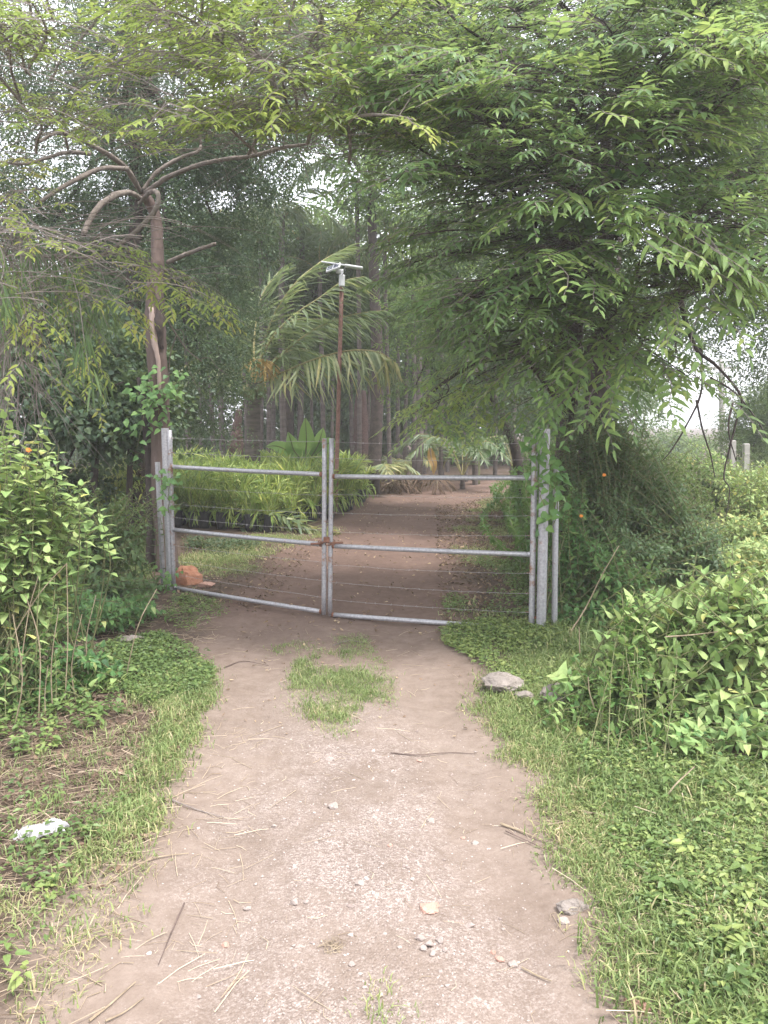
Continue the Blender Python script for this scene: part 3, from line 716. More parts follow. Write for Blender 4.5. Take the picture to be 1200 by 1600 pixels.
def px_bough(w, SPx, a, b, n, r=.012, lift=.25, g=g1, **kw):
    C = arc(a, b, lift, 10, g); tube(w, C, [r, r * .3], 5, rough=.08); SPx.along(w, C, n, g=g, **kw); return C
starts = [at(60, 222, 6.6), at(62, 316, 6.5), at(482, 225, 6.4), at(280, 170, 7.7), at(300, 190, 7.8), at(90, 210, 6.8), at(398, 240, 6.8)]
for k in range(60):                                                  # yellow green canopy over the upper left
    x = g1.uniform(-60, 650); y = g1.uniform(-90, 200) - .06 * abs(x - 300) * 0; Yd = g1.uniform(4.3, 6.3)
    b = at(x, y, Yd); a = min(starts, key=lambda q: np.linalg.norm(q - b) + g1.random()); a = b + (a - b) * g1.uniform(.3, .6) * np.array([1, 1, .4])
    px_bough(wood, SP, a, b, int(g1.uniform(16, 28)), width=.42, tint=.55, tvar=.14, lift=.2)
for (x0, y0, Y0, x1, y1, Y1, n) in [(170, 395, 6.0, 300, 470, 5.4, 26), (170, 395, 6.0, 340, 480, 5.5, 30), (150, 400, 5.9, 200, 490, 5.3, 22), (80, 402, 5.8, 190, 395, 5.2, 20), (10, 398, 5.6, 90, 380, 5.0, 16),
        (90, 300, 6.0, -10, 330, 5.0, 26), (60, 310, 6.4, 20, 250, 5.2, 24), (300, 200, 7.0, 250, 175, 6, 14), (480, 226, 6.4, 560, 180, 5.8, 20), (440, 230, 6.5, 400, 170, 5.8, 12), (40, 398, 5.8, 60, 500, 5.0, 20), (0, 400, 5.6, 20, 560, 4.9, 20), (80, 402, 5.8, 120, 580, 5.3, 18), (0, 350, 5.6, -20, 470, 4.9, 20), (80, 402, 5.8, 140, 640, 5.4, 14), (482, 225, 6.4, 600, 140, 5.6, 22), (480, 226, 6.4, 540, 90, 5.6, 22)]:
    px_bough(wood, SP, at(x0, y0, Y0), at(x1, y1, Y1), n, r=.005, width=.24, tint=.75, tvar=.14, lift=.12, scale=(.6, .95))
SP.out(lt, SPRAYS_S + SPRAYS[:2], 'backlit_spray', [M['munt_y'], M['twig']], cap=290, size=.3, bt=.55)
for k in range(460):                                                 # fine bare twigs through the canopy
    reg = g1.random()
    if reg < .72: x, y, Yd = g1.uniform(-40, 620), g1.uniform(40, 250), g1.uniform(4.6, 6.6)
    else: x, y, Yd = g1.uniform(-40, 230), g1.uniform(330, 480), g1.uniform(4.6, 6.0)
    a = at(x, y, Yd); ang = g1.normal(0, .45) + (math.pi if g1.random() < .5 else 0); L = g1.uniform(.4, 1.1)
    b = a + np.array([math.cos(ang) * L, g1.normal() * .3, math.sin(ang) * L * .6 - .06]); tube(wood, arc(a, b, .2, 8, g1, .25), [.0032, .001], 3, cap=False, rough=.1)
wood.build('twigs', [M['twig'], M['twig']], lt, kind='stuff')

# drooping tree at the far left: hanging narrow leaves and a tangle of grey twigs
dbase = np.array([-3.35, 5.6, 0]); dbase[2] = gz(dbase)
dt = thing('tree', 'slender tree with long narrow leaves hanging in pale green strands at the left edge', 'tree', dbase)
limb(dt, [dbase, dbase + [.1, 0, 1.2], dbase + [.25, -.1, 2.3], dbase + [.7, -.3, 3.1]], [.07, .05, .04, .02], GREY, 'trunk')
wood = Soup(); hang = Soup(); g2 = np.random.default_rng(12); HT = []
for k in range(3):
    q = Soup(); 
    for j in range(7):
        a = j * .9; put(q, leaf(.15 + .08 * g2.random(), .010, 'strap', fold=.15, droop=.06, T=.1 * g2.normal(), twist=.6), (.02 * math.cos(a), .02 * math.sin(a), -.02 * j), frame1((.28 * math.cos(a), .28 * math.sin(a), -1), (math.cos(a * 2), math.sin(a * 2), .2)))
    HT.append(q.tpl())
top = dbase + np.array([.7, -.3, 3.1]); P = []; 
for k in range(15):
    x, y, Yd = g2.uniform(-40, 175), g2.uniform(430, 600), g2.uniform(4.8, 6.2); b = at(x, y, Yd); a = b + (top - b) * g2.uniform(.4, 1); C = arc(a, b, .25, 9, g2); tube(wood, C, [.006, .0015], 4, cap=False)
    for j in range(6): P.append(C[int(g2.integers(3, 9))] + g2.normal(0, .05, 3))
P = np.array(P); n = len(P); R = frames(np.tile([0, 1.0, 0], (n, 1)) + g2.normal(0, .5, (n, 3)) * [1, 1, .2]); 
ti = g2.integers(0, 3, n); leaves_out(dt, 'hanging_leaves', HT, 'hanging_leaves', [M['mid']], P, R, g2.uniform(.7, 1.3, n), .55 + g2.normal(0, .1, n), ti, 200, 14, .25, base_tint=.55)
wood.build('twigs', [M['twig']], dt, kind='stuff')
wood2 = Soup(); 
for k in range(170):
    a = at(g2.uniform(-30, 60), g2.uniform(330, 620), g2.uniform(5.0, 6.0)); b = a + np.array([g2.normal() * .25, g2.normal() * .15, -g2.uniform(.2, .8)]); tube(wood2, arc(a, b, .1, 7, g2), [.004, .0012], 3, cap=False)
wood2.build('dead_vines', [M['twig']], dt, kind='stuff')

# ------------------------------------------------------------------ right tree
base = at(915, 905, 7.6); base[2] = gz(base)
rt = thing('tree', 'broad spreading tree with layered fresh green boughs arching over the right gate post', 'tree', base)
g3 = np.random.default_rng(21)
limb(rt, A((915, 905, 7.6), (920, 800, 7.6), (926, 700, 7.6), (934, 620, 7.6), (940, 520, 7.55), (945, 400, 7.5), (950, 280, 7.4), (940, 150, 7.2)), [.17, .15, .13, .12, .10, .08, .06, .03], M['bark_dark'], 'trunk', 12, .05)
limb(rt, A((900, 905, 7.75), (885, 800, 7.8), (880, 700, 7.8), (895, 600, 7.8), (900, 480, 7.7), (870, 330, 7.4)), [.11, .10, .08, .07, .06, .03], M['bark_dark'], 'side_stem', 10, .05)
for P, r in [(A((945, 380, 7.5), (930, 240, 7.3), (882, 212, 7.1), (835, 182, 6.9), (790, 186, 6.7), (735, 246, 6.5)), [.07, .06, .05, .04, .03, .015]),
    (A((940, 560, 7.55), (1000, 500, 7.3), (1060, 460, 7.1), (1110, 430, 6.9), (1180, 440, 6.6)), [.07, .06, .05, .035, .02]),
    (A((950, 300, 7.4), (1010, 260, 7.2), (1090, 280, 7.0), (1200, 300, 6.8)), [.05, .045, .035, .02]),
    (A((885, 640, 7.8), (820, 560, 7.2), (760, 560, 6.8), (690, 600, 6.4), (650, 640, 6.2)), [.04, .03, .022, .015, .006]),
    (A((900, 520, 7.7), (840, 450, 7.3), (780, 440, 7.0), (700, 470, 6.7)), [.05, .035, .025, .01]),
    (A((1060, 460, 7.1), (1085, 540, 6.9), (1120, 572, 6.8), (1158, 620, 6.8), (1150, 660, 6.8), (1140, 700, 6.8), (1131, 745, 6.8), (1140, 765, 6.8), (1134, 810, 6.8)), [.026, .017, .012, .010, .009, .008, .007, .005, .003]),
    (A((1095, 540, 6.9), (1096, 610, 6.9), (1075, 660, 6.9), (1050, 702, 6.9), (1035, 720, 6.9)), [.012, .009, .008, .006, .003]),
    (A((1088, 625, 6.9), (1098, 672, 6.9), (1110, 710, 6.9), (1117, 746, 6.9)), [.01, .008, .007, .004]),
    (A((1110, 590, 6.8), (1150, 615, 6.8), (1185, 660, 6.8), (1200, 690, 6.8)), [.01, .008, .005, .003]),
    (A((1145, 630, 6.8), (1138, 670, 6.75), (1150, 720, 6.8)), [.01, .007, .004])]:
    limb(rt, P, r, M['bark_dark'], 'limb', 8, .1)
SP = Sprays(); wood = Soup()
hubs = [at(945, 420, 7.5), at(940, 300, 7.4), at(900, 480, 7.6), at(835, 190, 6.9), at(1060, 460, 7.1), at(1090, 280, 7.0), at(780, 440, 7.0), at(940, 180, 7.2), at(945, 520, 7.5)]
def ylow(x): return np.interp(x, [560, 640, 720, 850, 980, 1060, 1130, 1260], [330, 520, 560, 590, 580, 520, 450, 430])
for k in range(132):
    x = g3.uniform(570, 1270); y = g3.uniform(-90, ylow(x) - 25); Yd = g3.uniform(4.6, 7.2) + (1 if y > 500 else 0) * .3
    b = at(x, y, Yd); a0 = np.array([2.05 + g3.normal() * .25, 7.5, b[2] + g3.uniform(-.35, .35)]); a = b + (a0 - b) * g3.uniform(.45, .8)
    px_bough(wood, SP, a, b, int(g3.uniform(24, 40)), r=.014, g=g3, width=.5, tint=.45, tvar=.14, lift=.14, vert=.035)
# the boughs that stand out in front
for (x0, y0, Y0, x1, y1, Y1, n, w, t) in [(870, 330, 5.6, 1105, 385, 4.7, 60, .26, .68), (960, 350, 5.8, 830, 318, 5.0, 30, .3, .6), (1000, 420, 6, 1085, 470, 4.8, 26, .3, .6), (940, 430, 6.2, 870, 400, 4.9, 34, .4, .5), (930, 520, 6.6, 945, 602, 5.2, 30, .35, .5),
        (1010, 540, 6.3, 1070, 588, 5.0, 26, .3, .62), (900, 520, 6.6, 850, 545, 5.3, 26, .3, .5), (1120, 400, 6, 1210, 375, 4.6, 30, .35, .62), (1120, 460, 6, 1215, 440, 5, 22, .3, .5), (850, 430, 6.2, 790, 500, 5.3, 26, .3, .45), (1100, 190, 5.6, 1230, 60, 4.5, 34, .4, .55), (820, 260, 5.5, 1040, 175, 4.8, 44, .3, .62), (900, 180, 5.5, 760, 120, 4.8, 36, .4, .55), (1000, 130, 5.4, 1190, 90, 4.6, 40, .3, .55), (700, 200, 5.8, 640, 90, 4.9, 36, .4, .55)]:
    px_bough(wood, SP, at(x0, y0, Y0), at(x1, y1, Y1), n, r=.010, g=g3, width=w, tint=t + .1, tvar=.10, lift=.22, scale=(1.0, 1.4))
for (x0, y0, x1, y1) in [(800, 560, 690, 610), (780, 570, 640, 650), (800, 580, 715, 650), (830, 570, 760, 600), (850, 600, 800, 640), (700, 600, 670, 655)]:
    px_bough(wood, SP, at(x0, y0, 6.6), at(x1, y1, 6.0), 15, r=.006, g=g3, width=.22, tint=.85, tvar=.12, lift=.1, scale=(.7, 1))
SP.out(rt, SPRAYS, 'leaf_spray', [M['munt'], M['twig']], cap=295, size=.42, bt=.45)
# tiny white flowers along the front boughs
me = None
P0 = np.concatenate(SP.P); q0 = P0[(P0[:, 1] < 5.6)]
s = Soup(); fl = Soup()
for j in range(5):
    a = j * 1.2566; put(fl, leaf(.013, .011, 'ovate', fold=.1, droop=-.2), (0, 0, 0), frame1((math.cos(a), math.sin(a), .1)))
flt = fl.tpl(); M['petal'] = solid('petal', (.7, .7, .66), (.82, .82, .78), 5, .6, 0)
idx = g3.choice(len(q0), 46, replace=False); s.scatter(flt, q0[idx] + g3.normal(0, .03, (46, 3)) + [0, 0, .02], frames(np.tile([0, 1.0, .1], (46, 1)), [0, -.6, 1.0]), 1, 0); s.build('flowers', M['petal'], rt, kind='stuff')
wood.build('twigs', [M['bark_dark'], M['twig']], rt, kind='stuff')

# ------------------------------------------------------------------ trees of the thicket behind
def E(x, y, Yd, rx, ry, rz): return (at(x, y, Yd), (rx, ry, rz))
def forest_tree(label, bx, Yd, trunk_px, r, blobs, tpls, n, mat, tint=.45, bark='bark_dark', clump=.16, limbs=True, scale=(.8, 1.3), group=None, tvar=.15, shell=.45, seed=0, name='tree'):
    g = np.random.default_rng(seed + 100); b = at(bx, 800, Yd); b[2] = 0; b[2] = gz(b) if Yd < 40 and abs(b[0]) < 12 else .05
    root = thing(name, label, 'tree', b, group)
    T = np.vstack([[b], [at(x, y, Yd) for x, y in trunk_px]]); limb(root, T, np.linspace(r, r * .35, len(T)), M[bark], 'trunk', 9, .05)
    if limbs:
        for k in range(min(len(blobs) * 2, 12)):
            c, rr = blobs[k % len(blobs)]; a = T[-1] + (T[max(0, len(T) - 2)] - T[-1]) * g.uniform(0, .9); q = c + g.normal(0, .3, 3) * np.array(rr); s = Soup(); tube(s, arc(a, q, .2, 8, g), [r * .4, r * .1], 6, rough=.06); s.build('limb', M[bark], root, smooth=True)
    s = Soup(); foliage_blobs(s, tpls, blobs, n, scale, tint, tvar, shell, clump=clump, g=g); s.build('foliage', mat, root, kind='stuff')
    return root
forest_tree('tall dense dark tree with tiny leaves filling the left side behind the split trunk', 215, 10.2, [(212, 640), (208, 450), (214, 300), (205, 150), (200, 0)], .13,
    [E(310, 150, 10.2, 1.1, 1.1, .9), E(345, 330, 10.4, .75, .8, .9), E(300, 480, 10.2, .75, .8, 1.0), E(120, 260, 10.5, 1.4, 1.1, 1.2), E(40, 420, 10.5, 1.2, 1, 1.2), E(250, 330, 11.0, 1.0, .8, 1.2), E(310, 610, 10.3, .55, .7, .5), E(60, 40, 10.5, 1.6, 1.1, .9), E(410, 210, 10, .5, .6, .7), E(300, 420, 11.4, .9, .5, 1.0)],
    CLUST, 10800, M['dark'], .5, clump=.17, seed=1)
forest_tree('dark leafy small tree left of the gate with several thin crooked stems', 140, 8.7, [(146, 760), (150, 700), (140, 640)], .06,
    [E(80, 610, 8.8, .9, .7, .55), E(180, 640, 8.6, .6, .6, .45), E(60, 720, 8.8, .6, .6, .5), E(140, 560, 9.0, .9, .6, .5), E(20, 520, 9, .8, .6, .6)], CLUST_H, 2600, M['dark'], .5, clump=.15, seed=2)
forest_tree('small dark tree with a thin trunk standing close to the left hinge post', 200, 8.8, [(202, 780), (203, 710), (198, 650)], .05,
    [E(200, 640, 8.9, .5, .4, .32)], CLUST_H, 1150, M['dark'], .55, clump=.12, seed=3)
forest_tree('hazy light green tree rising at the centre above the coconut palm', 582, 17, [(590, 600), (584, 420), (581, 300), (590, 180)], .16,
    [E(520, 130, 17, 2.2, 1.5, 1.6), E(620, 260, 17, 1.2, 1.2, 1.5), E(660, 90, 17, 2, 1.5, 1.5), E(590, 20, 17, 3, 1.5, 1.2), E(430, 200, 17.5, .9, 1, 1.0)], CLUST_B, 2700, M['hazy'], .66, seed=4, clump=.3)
forest_tree('hazy green tree behind the coconut palm, left of the lamp pole', 452, 20, [(452, 600), (455, 500), (450, 400)], .14,
    [E(455, 400, 20, 1.1, 1, .9), E(400, 470, 20, 1.3, 1, 1.3), E(520, 400, 21, 1.0, 1, 1.0), E(560, 470, 21, 1.2, 1, 1.3), E(480, 520, 21, 1.5, 1, 1.2)], CLUST_B, 3000, M['mid'], .4, seed=5, clump=.3)
forest_tree('dark fine leaved tree filling the gap between lamp pole and right tree', 812, 13.5, [(805, 700), (760, 600), (730, 480), (700, 400)], .10,
    [E(690, 470, 13.5, .85, .9, 1.0), E(720, 540, 13.5, .9, .8, .9), E(665, 610, 13.8, .7, .8, .55), E(740, 430, 13.5, 1.1, .9, 1.1), E(700, 640, 14, .9, .8, .45), E(690, 360, 14, .7, .7, .7)], SPRAYS_S, 1900, M['munt'], .42, seed=6, clump=.24)
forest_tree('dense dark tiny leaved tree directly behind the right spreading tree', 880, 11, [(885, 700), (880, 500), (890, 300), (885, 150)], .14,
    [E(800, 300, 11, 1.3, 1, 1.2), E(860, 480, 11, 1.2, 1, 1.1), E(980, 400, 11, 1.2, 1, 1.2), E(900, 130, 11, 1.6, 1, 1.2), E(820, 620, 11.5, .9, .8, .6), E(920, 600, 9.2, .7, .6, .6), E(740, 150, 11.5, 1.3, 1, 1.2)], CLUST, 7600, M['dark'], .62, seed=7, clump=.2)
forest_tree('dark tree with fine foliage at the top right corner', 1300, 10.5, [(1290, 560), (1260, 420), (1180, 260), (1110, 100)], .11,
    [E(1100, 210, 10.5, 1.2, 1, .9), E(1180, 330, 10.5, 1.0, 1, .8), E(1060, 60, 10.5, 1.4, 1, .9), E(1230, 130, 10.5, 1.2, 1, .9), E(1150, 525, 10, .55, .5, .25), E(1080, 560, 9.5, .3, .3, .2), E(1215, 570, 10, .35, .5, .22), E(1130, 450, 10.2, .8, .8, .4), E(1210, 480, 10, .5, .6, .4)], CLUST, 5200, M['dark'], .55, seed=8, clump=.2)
forest_tree('feathery bamboo like clump at the far right edge beyond the concrete posts', 1205, 16, [(1205, 700), (1200, 660)], .05,
    [E(1190, 665, 16, .75, .7, .55), E(1240, 640, 16, 1.0, .8, .8), E(1175, 710, 15.5, .6, .6, .35)], CLUST_N, 2200, M['mid'], .5, seed=9, clump=.15, name='bamboo_clump')
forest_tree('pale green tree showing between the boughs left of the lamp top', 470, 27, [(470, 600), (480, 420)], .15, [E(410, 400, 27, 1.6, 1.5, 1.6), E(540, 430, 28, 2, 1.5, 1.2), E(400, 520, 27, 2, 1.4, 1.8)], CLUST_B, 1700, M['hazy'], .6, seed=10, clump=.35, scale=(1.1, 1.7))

# distant wood closing the view
g = np.random.default_rng(31); s = Soup()
bl = [((x, y, z), (2.6, 2.0, 2.4)) for x, y, z in zip(g.uniform(-26, 11.5, 90), g.uniform(33, 44, 90), g.uniform(.5, 9, 90) ** 1.0)]
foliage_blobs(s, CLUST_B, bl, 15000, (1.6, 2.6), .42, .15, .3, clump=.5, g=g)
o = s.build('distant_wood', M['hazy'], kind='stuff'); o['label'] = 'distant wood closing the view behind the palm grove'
s = Soup(); bl = [((x, y, z), (1.7, 1.3, .6)) for x, y, z in zip(g.uniform(9, 34, 30), g.uniform(22, 44, 30), g.uniform(.1, .7, 30))]
foliage_blobs(s, CLUST_B, bl, 3200, (.9, 1.4), .55, .15, .3, clump=.3, g=g)
o = s.build('distant_scrub', M['hazy'], kind='stuff'); o['label'] = 'low scrub beyond the fence posts at the right'

g = np.random.default_rng(33); s = Soup()
bl = [((x, y, z), (1.6, 1.0, 1.3)) for x, y, z in zip(g.uniform(-14, 8.5, 64), g.uniform(27, 32, 64), g.uniform(.3, 5.5, 64))]
foliage_blobs(s, CLUST_B, bl, 9500, (1.1, 1.8), .42, .18, .2, clump=.4, g=g)
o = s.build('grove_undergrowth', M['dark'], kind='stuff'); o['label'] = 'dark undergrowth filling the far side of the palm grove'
# ------------------------------------------------------------------ palms
def frond(s, pts, n, L, W, hang=.5, T=.45, M_=0, rr=.012, shape='strap', bare=.12, var=.12, g=rng, sweep=.55, ragged=.1, vee=.25, rM=1):
    C = catmull(pts, 5); m = len(C); tt = np.linspace(0, 1, m); dC = nrm(np.gradient(C, axis=0))
    tube(s, C, [rr, rr * .25], 5, M=rM, T=.3)
    for k in range(n):
        f = bare + (1 - bare) * (k + .5) / n; p = np.array([np.interp(f, tt, C[:, i]) for i in range(3)]); d = nrm(np.array([np.interp(f, tt, dC[:, i]) for i in range(3)]))
        sd = nrm(np.cross(d, [0, 0, 1.0])); prof = .35 + .75 * math.sin(math.pi * min(.97, f * .93 + .08)) ** .7
        for sg in (-1, 1):
            D = d * (sweep + .5 * f) + sd * sg * (1 - .3 * f) + np.array([0, 0, vee - hang]) + g.normal(0, ragged, 3)
            put(s, leaf(L * prof * g.uniform(.85, 1.1), W, shape, fold=.3, droop=hang * .7 * g.uniform(.5, 1.3), T=T + var * g.normal(), M=M_), p, frame1(D, np.array([0, 0, 1.0]) + .4 * g.normal(size=3)))
M['rachis'] = solid('frond_midrib', (.18, .17, .07), (.32, .28, .13), 10, .6, .1)
PM = [M['palm'], M['rachis']]
cb = at(398, 800, 14.0); cb[2] = gz(cb)
cp_ = thing('coconut_palm', 'coconut palm with long drooping fronds and an orange flower cluster, left of the lamp pole', 'palm', cb)
crown = at(398, 598, 14)
limb(cp_, [cb, cb + (crown - cb) * .5 + [-.04, 0, 0], crown], [.17, .14, .12], M['palmtrunk'], 'trunk', 12, .03)
for pts, n, hang, T in [
    ([(400, 600, 14), (440, 583, 13.8), (490, 562, 13.5), (545, 548, 13.2), (590, 550, 13.0), (618, 566, 12.9)], 46, .9, .75),
    ([(402, 592, 14), (450, 545, 13.9), (500, 510, 13.8), (550, 492, 13.7), (600, 485, 13.6)], 46, .55, .42),
    ([(398, 590, 14), (415, 545, 14), (450, 500, 13.8), (500, 465, 13.6), (535, 440, 13.5), (570, 432, 13.4)], 44, .6, .5),
    ([(400, 588, 14), (420, 510, 14.3), (455, 450, 14.5), (500, 410, 14.7), (545, 385, 14.9)], 44, .45, .5),
    ([(396, 588, 14), (398, 520, 14.2), (410, 460, 14.4), (440, 420, 14.6)], 36, .4, .4),
    ([(394, 592, 14), (370, 540, 13.9), (360, 500, 13.8), (340, 470, 13.7)], 34, .5, .35),
    ([(392, 598, 14), (350, 570, 13.9), (310, 560, 13.7), (280, 580, 13.5)], 34, .7, .5),
    ([(402, 596, 14), (430, 560, 14.6), (470, 545, 15.2), (520, 560, 15.8)], 36, .7, .3),
    ([(394, 590, 14), (420, 530, 14.4), (460, 500, 14.8), (520, 500, 15.2)], 36, .6, .3)]:
    s = Soup(); frond(s, A(*pts), n, .74, .046, hang, T + .12, rr=.024); s.build('frond', PM, cp_)
s = Soup(); c = at(412, 568, 13.75)
for k in range(70):
    e = c + np.array([g1.normal() * .16, g1.normal() * .12, -.20 + g1.normal() * .11]); tube(s, arc(c + [-.12, 0, .06], e, .3, 6, g1), [.008, .006], 4, cap=False, rough=.2)
M['flower_stalk'] = solid('flower_stalk', (.38, .24, .08), (.52, .36, .14), 10, .7, .2); s.build('flower_cluster', M['flower_stalk'], cp_)
for k in range(7):
    q = crown + np.array([.16 * math.cos(k * .9), -.12 + .05 * math.sin(k), -.12 - .05 * (k % 3)]); s = Soup(); bm = bmesh.new(); bmesh.ops.create_icosphere(bm, subdivisions=2, radius=.085)
    V = np.array([v.co[:] for v in bm.verts]) * [1, 1, 1.25] + q; F = [[v.index for v in f.verts] for f in bm.faces]; bm.free(); s.add(V, F); s.build('coconut', M['stem'], cp_, smooth=True)

# areca grove: slim trunks with small crowns; every palm its own thing, mesh data shared
g4 = np.random.default_rng(41)
fr = []
for k in range(3):
    s = Soup(); L = 1.5; pts = [np.array([0, 0, 0]), np.array([0, .35, .30]), np.array([0, .85, .42]), np.array([0, 1.3, .15]), np.array([0, 1.6, -.3])]
    frond(s, pts, 22, .5, .045, .55, .4, rr=.016, g=g4); fr.append(s.mesh('areca_frond_%d' % k, PM))
tr = []
for k in range(3):
    s = Soup(); H = 6.2; z = np.linspace(0, H, 22); P = np.stack([.05 * np.sin(z * .6 + k), .05 * np.cos(z * .5 + k * 2), z], -1); tube(s, P, [.095, .08, .075, .07], 9, rough=.03)
    for zz in np.arange(.3, 5.8, .22):                                   # leaf scar rings stand proud
        i = np.interp(zz, z, np.arange(22)); p = P[int(i)]; q = np.array([np.interp(zz, z, P[:, 0]), np.interp(zz, z, P[:, 1]), zz]); tube(s, [q - [0, 0, .012], q + [0, 0, .012]], [.088, .086], 9, cap=True)
    tr.append(s.mesh('areca_trunk_%d' % k, M['palmtrunk'], smooth=False))
palm_px = [(335, 22), (352, 19), (388, 24), (408, 18.5), (418, 19.5), (430, 21), (445, 18), (457, 25), (470, 20), (487, 23), (503, 19), (548, 21), (562, 17.5), (578, 23), (592, 20), (607, 18), (622, 25), (634, 21), (645, 19.5), (662, 23), (672, 26), (686, 20.5), (700, 24), (716, 28), (727, 21), (744, 19.8), (757, 26), (771, 23), (786, 28), (800, 24), (818, 27), (836, 25), (300, 20), (318, 25), (520, 27), (535, 30), (655, 30), (705, 31)]
for k, (px, Yd) in enumerate(palm_px):
    b = at(px, 800, Yd); b[2] = gz(b) if abs(b[0]) < 12 else .05
    dark = k % 3 == 0
    p = thing('palm_tree', 'slim ringed palm trunk standing in the dim grove behind the seedlings', 'palm', b, 'slim palms in the grove behind the nursery')
    o = bpy.data.objects.new('trunk', tr[k % 3]); col.objects.link(o); o.parent = p; sc_ = g4.uniform(.5, .9); o.scale = (sc_, sc_, g4.uniform(.8, 1.1)); o.rotation_euler = (g4.normal() * .012, g4.normal() * .012, g4.uniform(0, 6))
    for j in range(6):
        o2 = bpy.data.objects.new('frond', fr[j % 3]); col.objects.link(o2); o2.parent = p; o2.location = (0, 0, 6.1 * o.scale[2]); o2.rotation_euler = (g4.uniform(-.2, .6), 0, j * 1.047 + g4.uniform(-.3, .3)); o2.scale = (1, 1, 1)
# broad dark reddish trunks
def stout(label, px, Yd, top, r, mat='bark_dark', name='tree_stump', cat='stump'):
    b = at(px, 800, Yd); b[2] = gz(b); t = at(px + 3, top, Yd); root = thing(name, label, cat, b)
    limb(root, [b, b + (t - b) * .35 + [.02, 0, 0], b + (t - b) * .75 - [.02, 0, 0], t], [r * 1.15, r, r * .95, r * .6], M[mat], 'trunk', 12, .08)
    return root
M['fibre_dark'] = solid('fibrous_dark', (.045, .028, .026), (.11, .07, .062), 14, .95, .8, 40, stretch=(1, 1, 3))
r_ = stout('dark reddish stump with a narrow top standing behind the seedlings, right of the split trunk', 368, 16.5, 672, .17, 'fibre_dark')
limb(r_, A((369, 676, 16.5), (372, 655, 16.5), (374, 640, 16.5)), [.10, .085, .06], M['fibre_dark'], 'stub')
stout('thick dark palm trunk in the grove just right of the lamp pole', 562, 19, 610, .19, 'fibre_dark', 'palm_tree', 'palm')
stout('thick brown trunk in the grove above the dead frond pile', 653, 19.5, 540, .10, 'palmtrunk', 'tree', 'tree')

# low palms, bananas
def small_palm(label, px, Yd, n, L, T, tall=.4, leaflet=.4, seed=0, name='young_palm'):
    g = np.random.default_rng(seed); b = at(px, 800, Yd); b[2] = gz(b); root = thing(name, label, 'palm', b)
    limb(root, [b, b + [0, 0, tall]], [.07, .05], M['palmtrunk'], 'trunk', 8)
    for k in range(n):
        a = k / n * 6.28 + g.uniform(-.3, .3); u = np.array([math.cos(a), math.sin(a), 0]); c = b + [0, 0, tall]; l = L * g.uniform(.8, 1.15)
        s = Soup(); frond(s, [c, c + u * l * .25 + [0, 0, l * .45], c + u * l * .6 + [0, 0, l * .6], c + u * l + [0, 0, l * .35]], 20, leaflet, .045, .45, T, rr=.014, g=g); s.build('frond', PM, root)
small_palm('young palm with grey green arching fronds at the far end of the track', 722, 18.5, 8, 1.5, .35, .3, .45, 5)
small_palm('young dark palm half hidden left of the far track bend', 690, 21, 7, 1.3, .3, .3, .4, 6)
small_palm('young palm right of the far track bend, under the trees', 800, 22, 7, 1.4, .35, .3, .4, 7)
small_palm('small bright palm behind the seedlings right of the centre stiles', 590, 17, 6, .8, .8, .15, .35, 8)
small_palm('small bright palm in the grove between two trunks, over the right gate leaf', 632, 20.5, 7, .9, .85, .1, .35, 9)
def bleaf(s, pts, W, T=.5, notch=None):
    C = catmull(pts, 6); n = len(C); d = nrm(np.gradient(C, axis=0)); V = []; F = []
    for i in range(n):
        t = i / (n - 1); w = W * max(.02, math.sin(math.pi * (.06 + .92 * t) ** .8)); sd = nrm(np.cross(d[i], [0.15, -1.0, .25])); up = np.cross(sd, d[i])
        V += [C[i] - sd * w + up * .12 * w, C[i], C[i] + sd * w + up * .12 * w]
    for i in range(n - 1):
        a = i * 3; b = a + 3; F += [(a, a + 1, b + 1), (a, b + 1, b), (a + 1, a + 2, b + 2), (a + 1, b + 2, b + 1)]
    s.add(V, F, T); tube(s, C, [.018, .005], 5, M=1)
def banana(label, px, Yd, leaves, T=.5):
    b = at(px, 800, Yd); b[2] = gz(b); root = thing('banana_plant', label, 'plant', b); c = b + [0, 0, .75]
    limb(root, [b, c], [.08, .05], M['stem'], 'stem', 8)
    for lv in leaves:
        s = Soup(); P = np.vstack([[c], A(*[(x, y, Yd - .1 * i) for i, (x, y) in enumerate(lv[0])])]); bleaf(s, P[1:] if len(lv) > 2 else P, lv[1], T + rng.normal() * .1); s.build('leaf', [M['banana'], M['stem']], root)
banana('young banana plant with one bright upright leaf behind the seedlings', 478, 14.9, [([(478, 705), (479, 690), (478, 668), (477, 653)], .17), ([(460, 705), (455, 690), (450, 675)], .15), ([(450, 705), (432, 697), (415, 698)], .13), ([(500, 705), (515, 692), (530, 700)], .14), ([(495, 700), (502, 680), (505, 668)], .12)], .9)
banana('banana plant with broad dull leaves at the far end of the track', 745, 20, [([(745, 700), (750, 680), (760, 668)], .2), ([(735, 700), (720, 690), (700, 700)], .2), ([(755, 705), (775, 695), (790, 710)], .2), ([(745, 705), (735, 670), (728, 655)], .18)], .2)
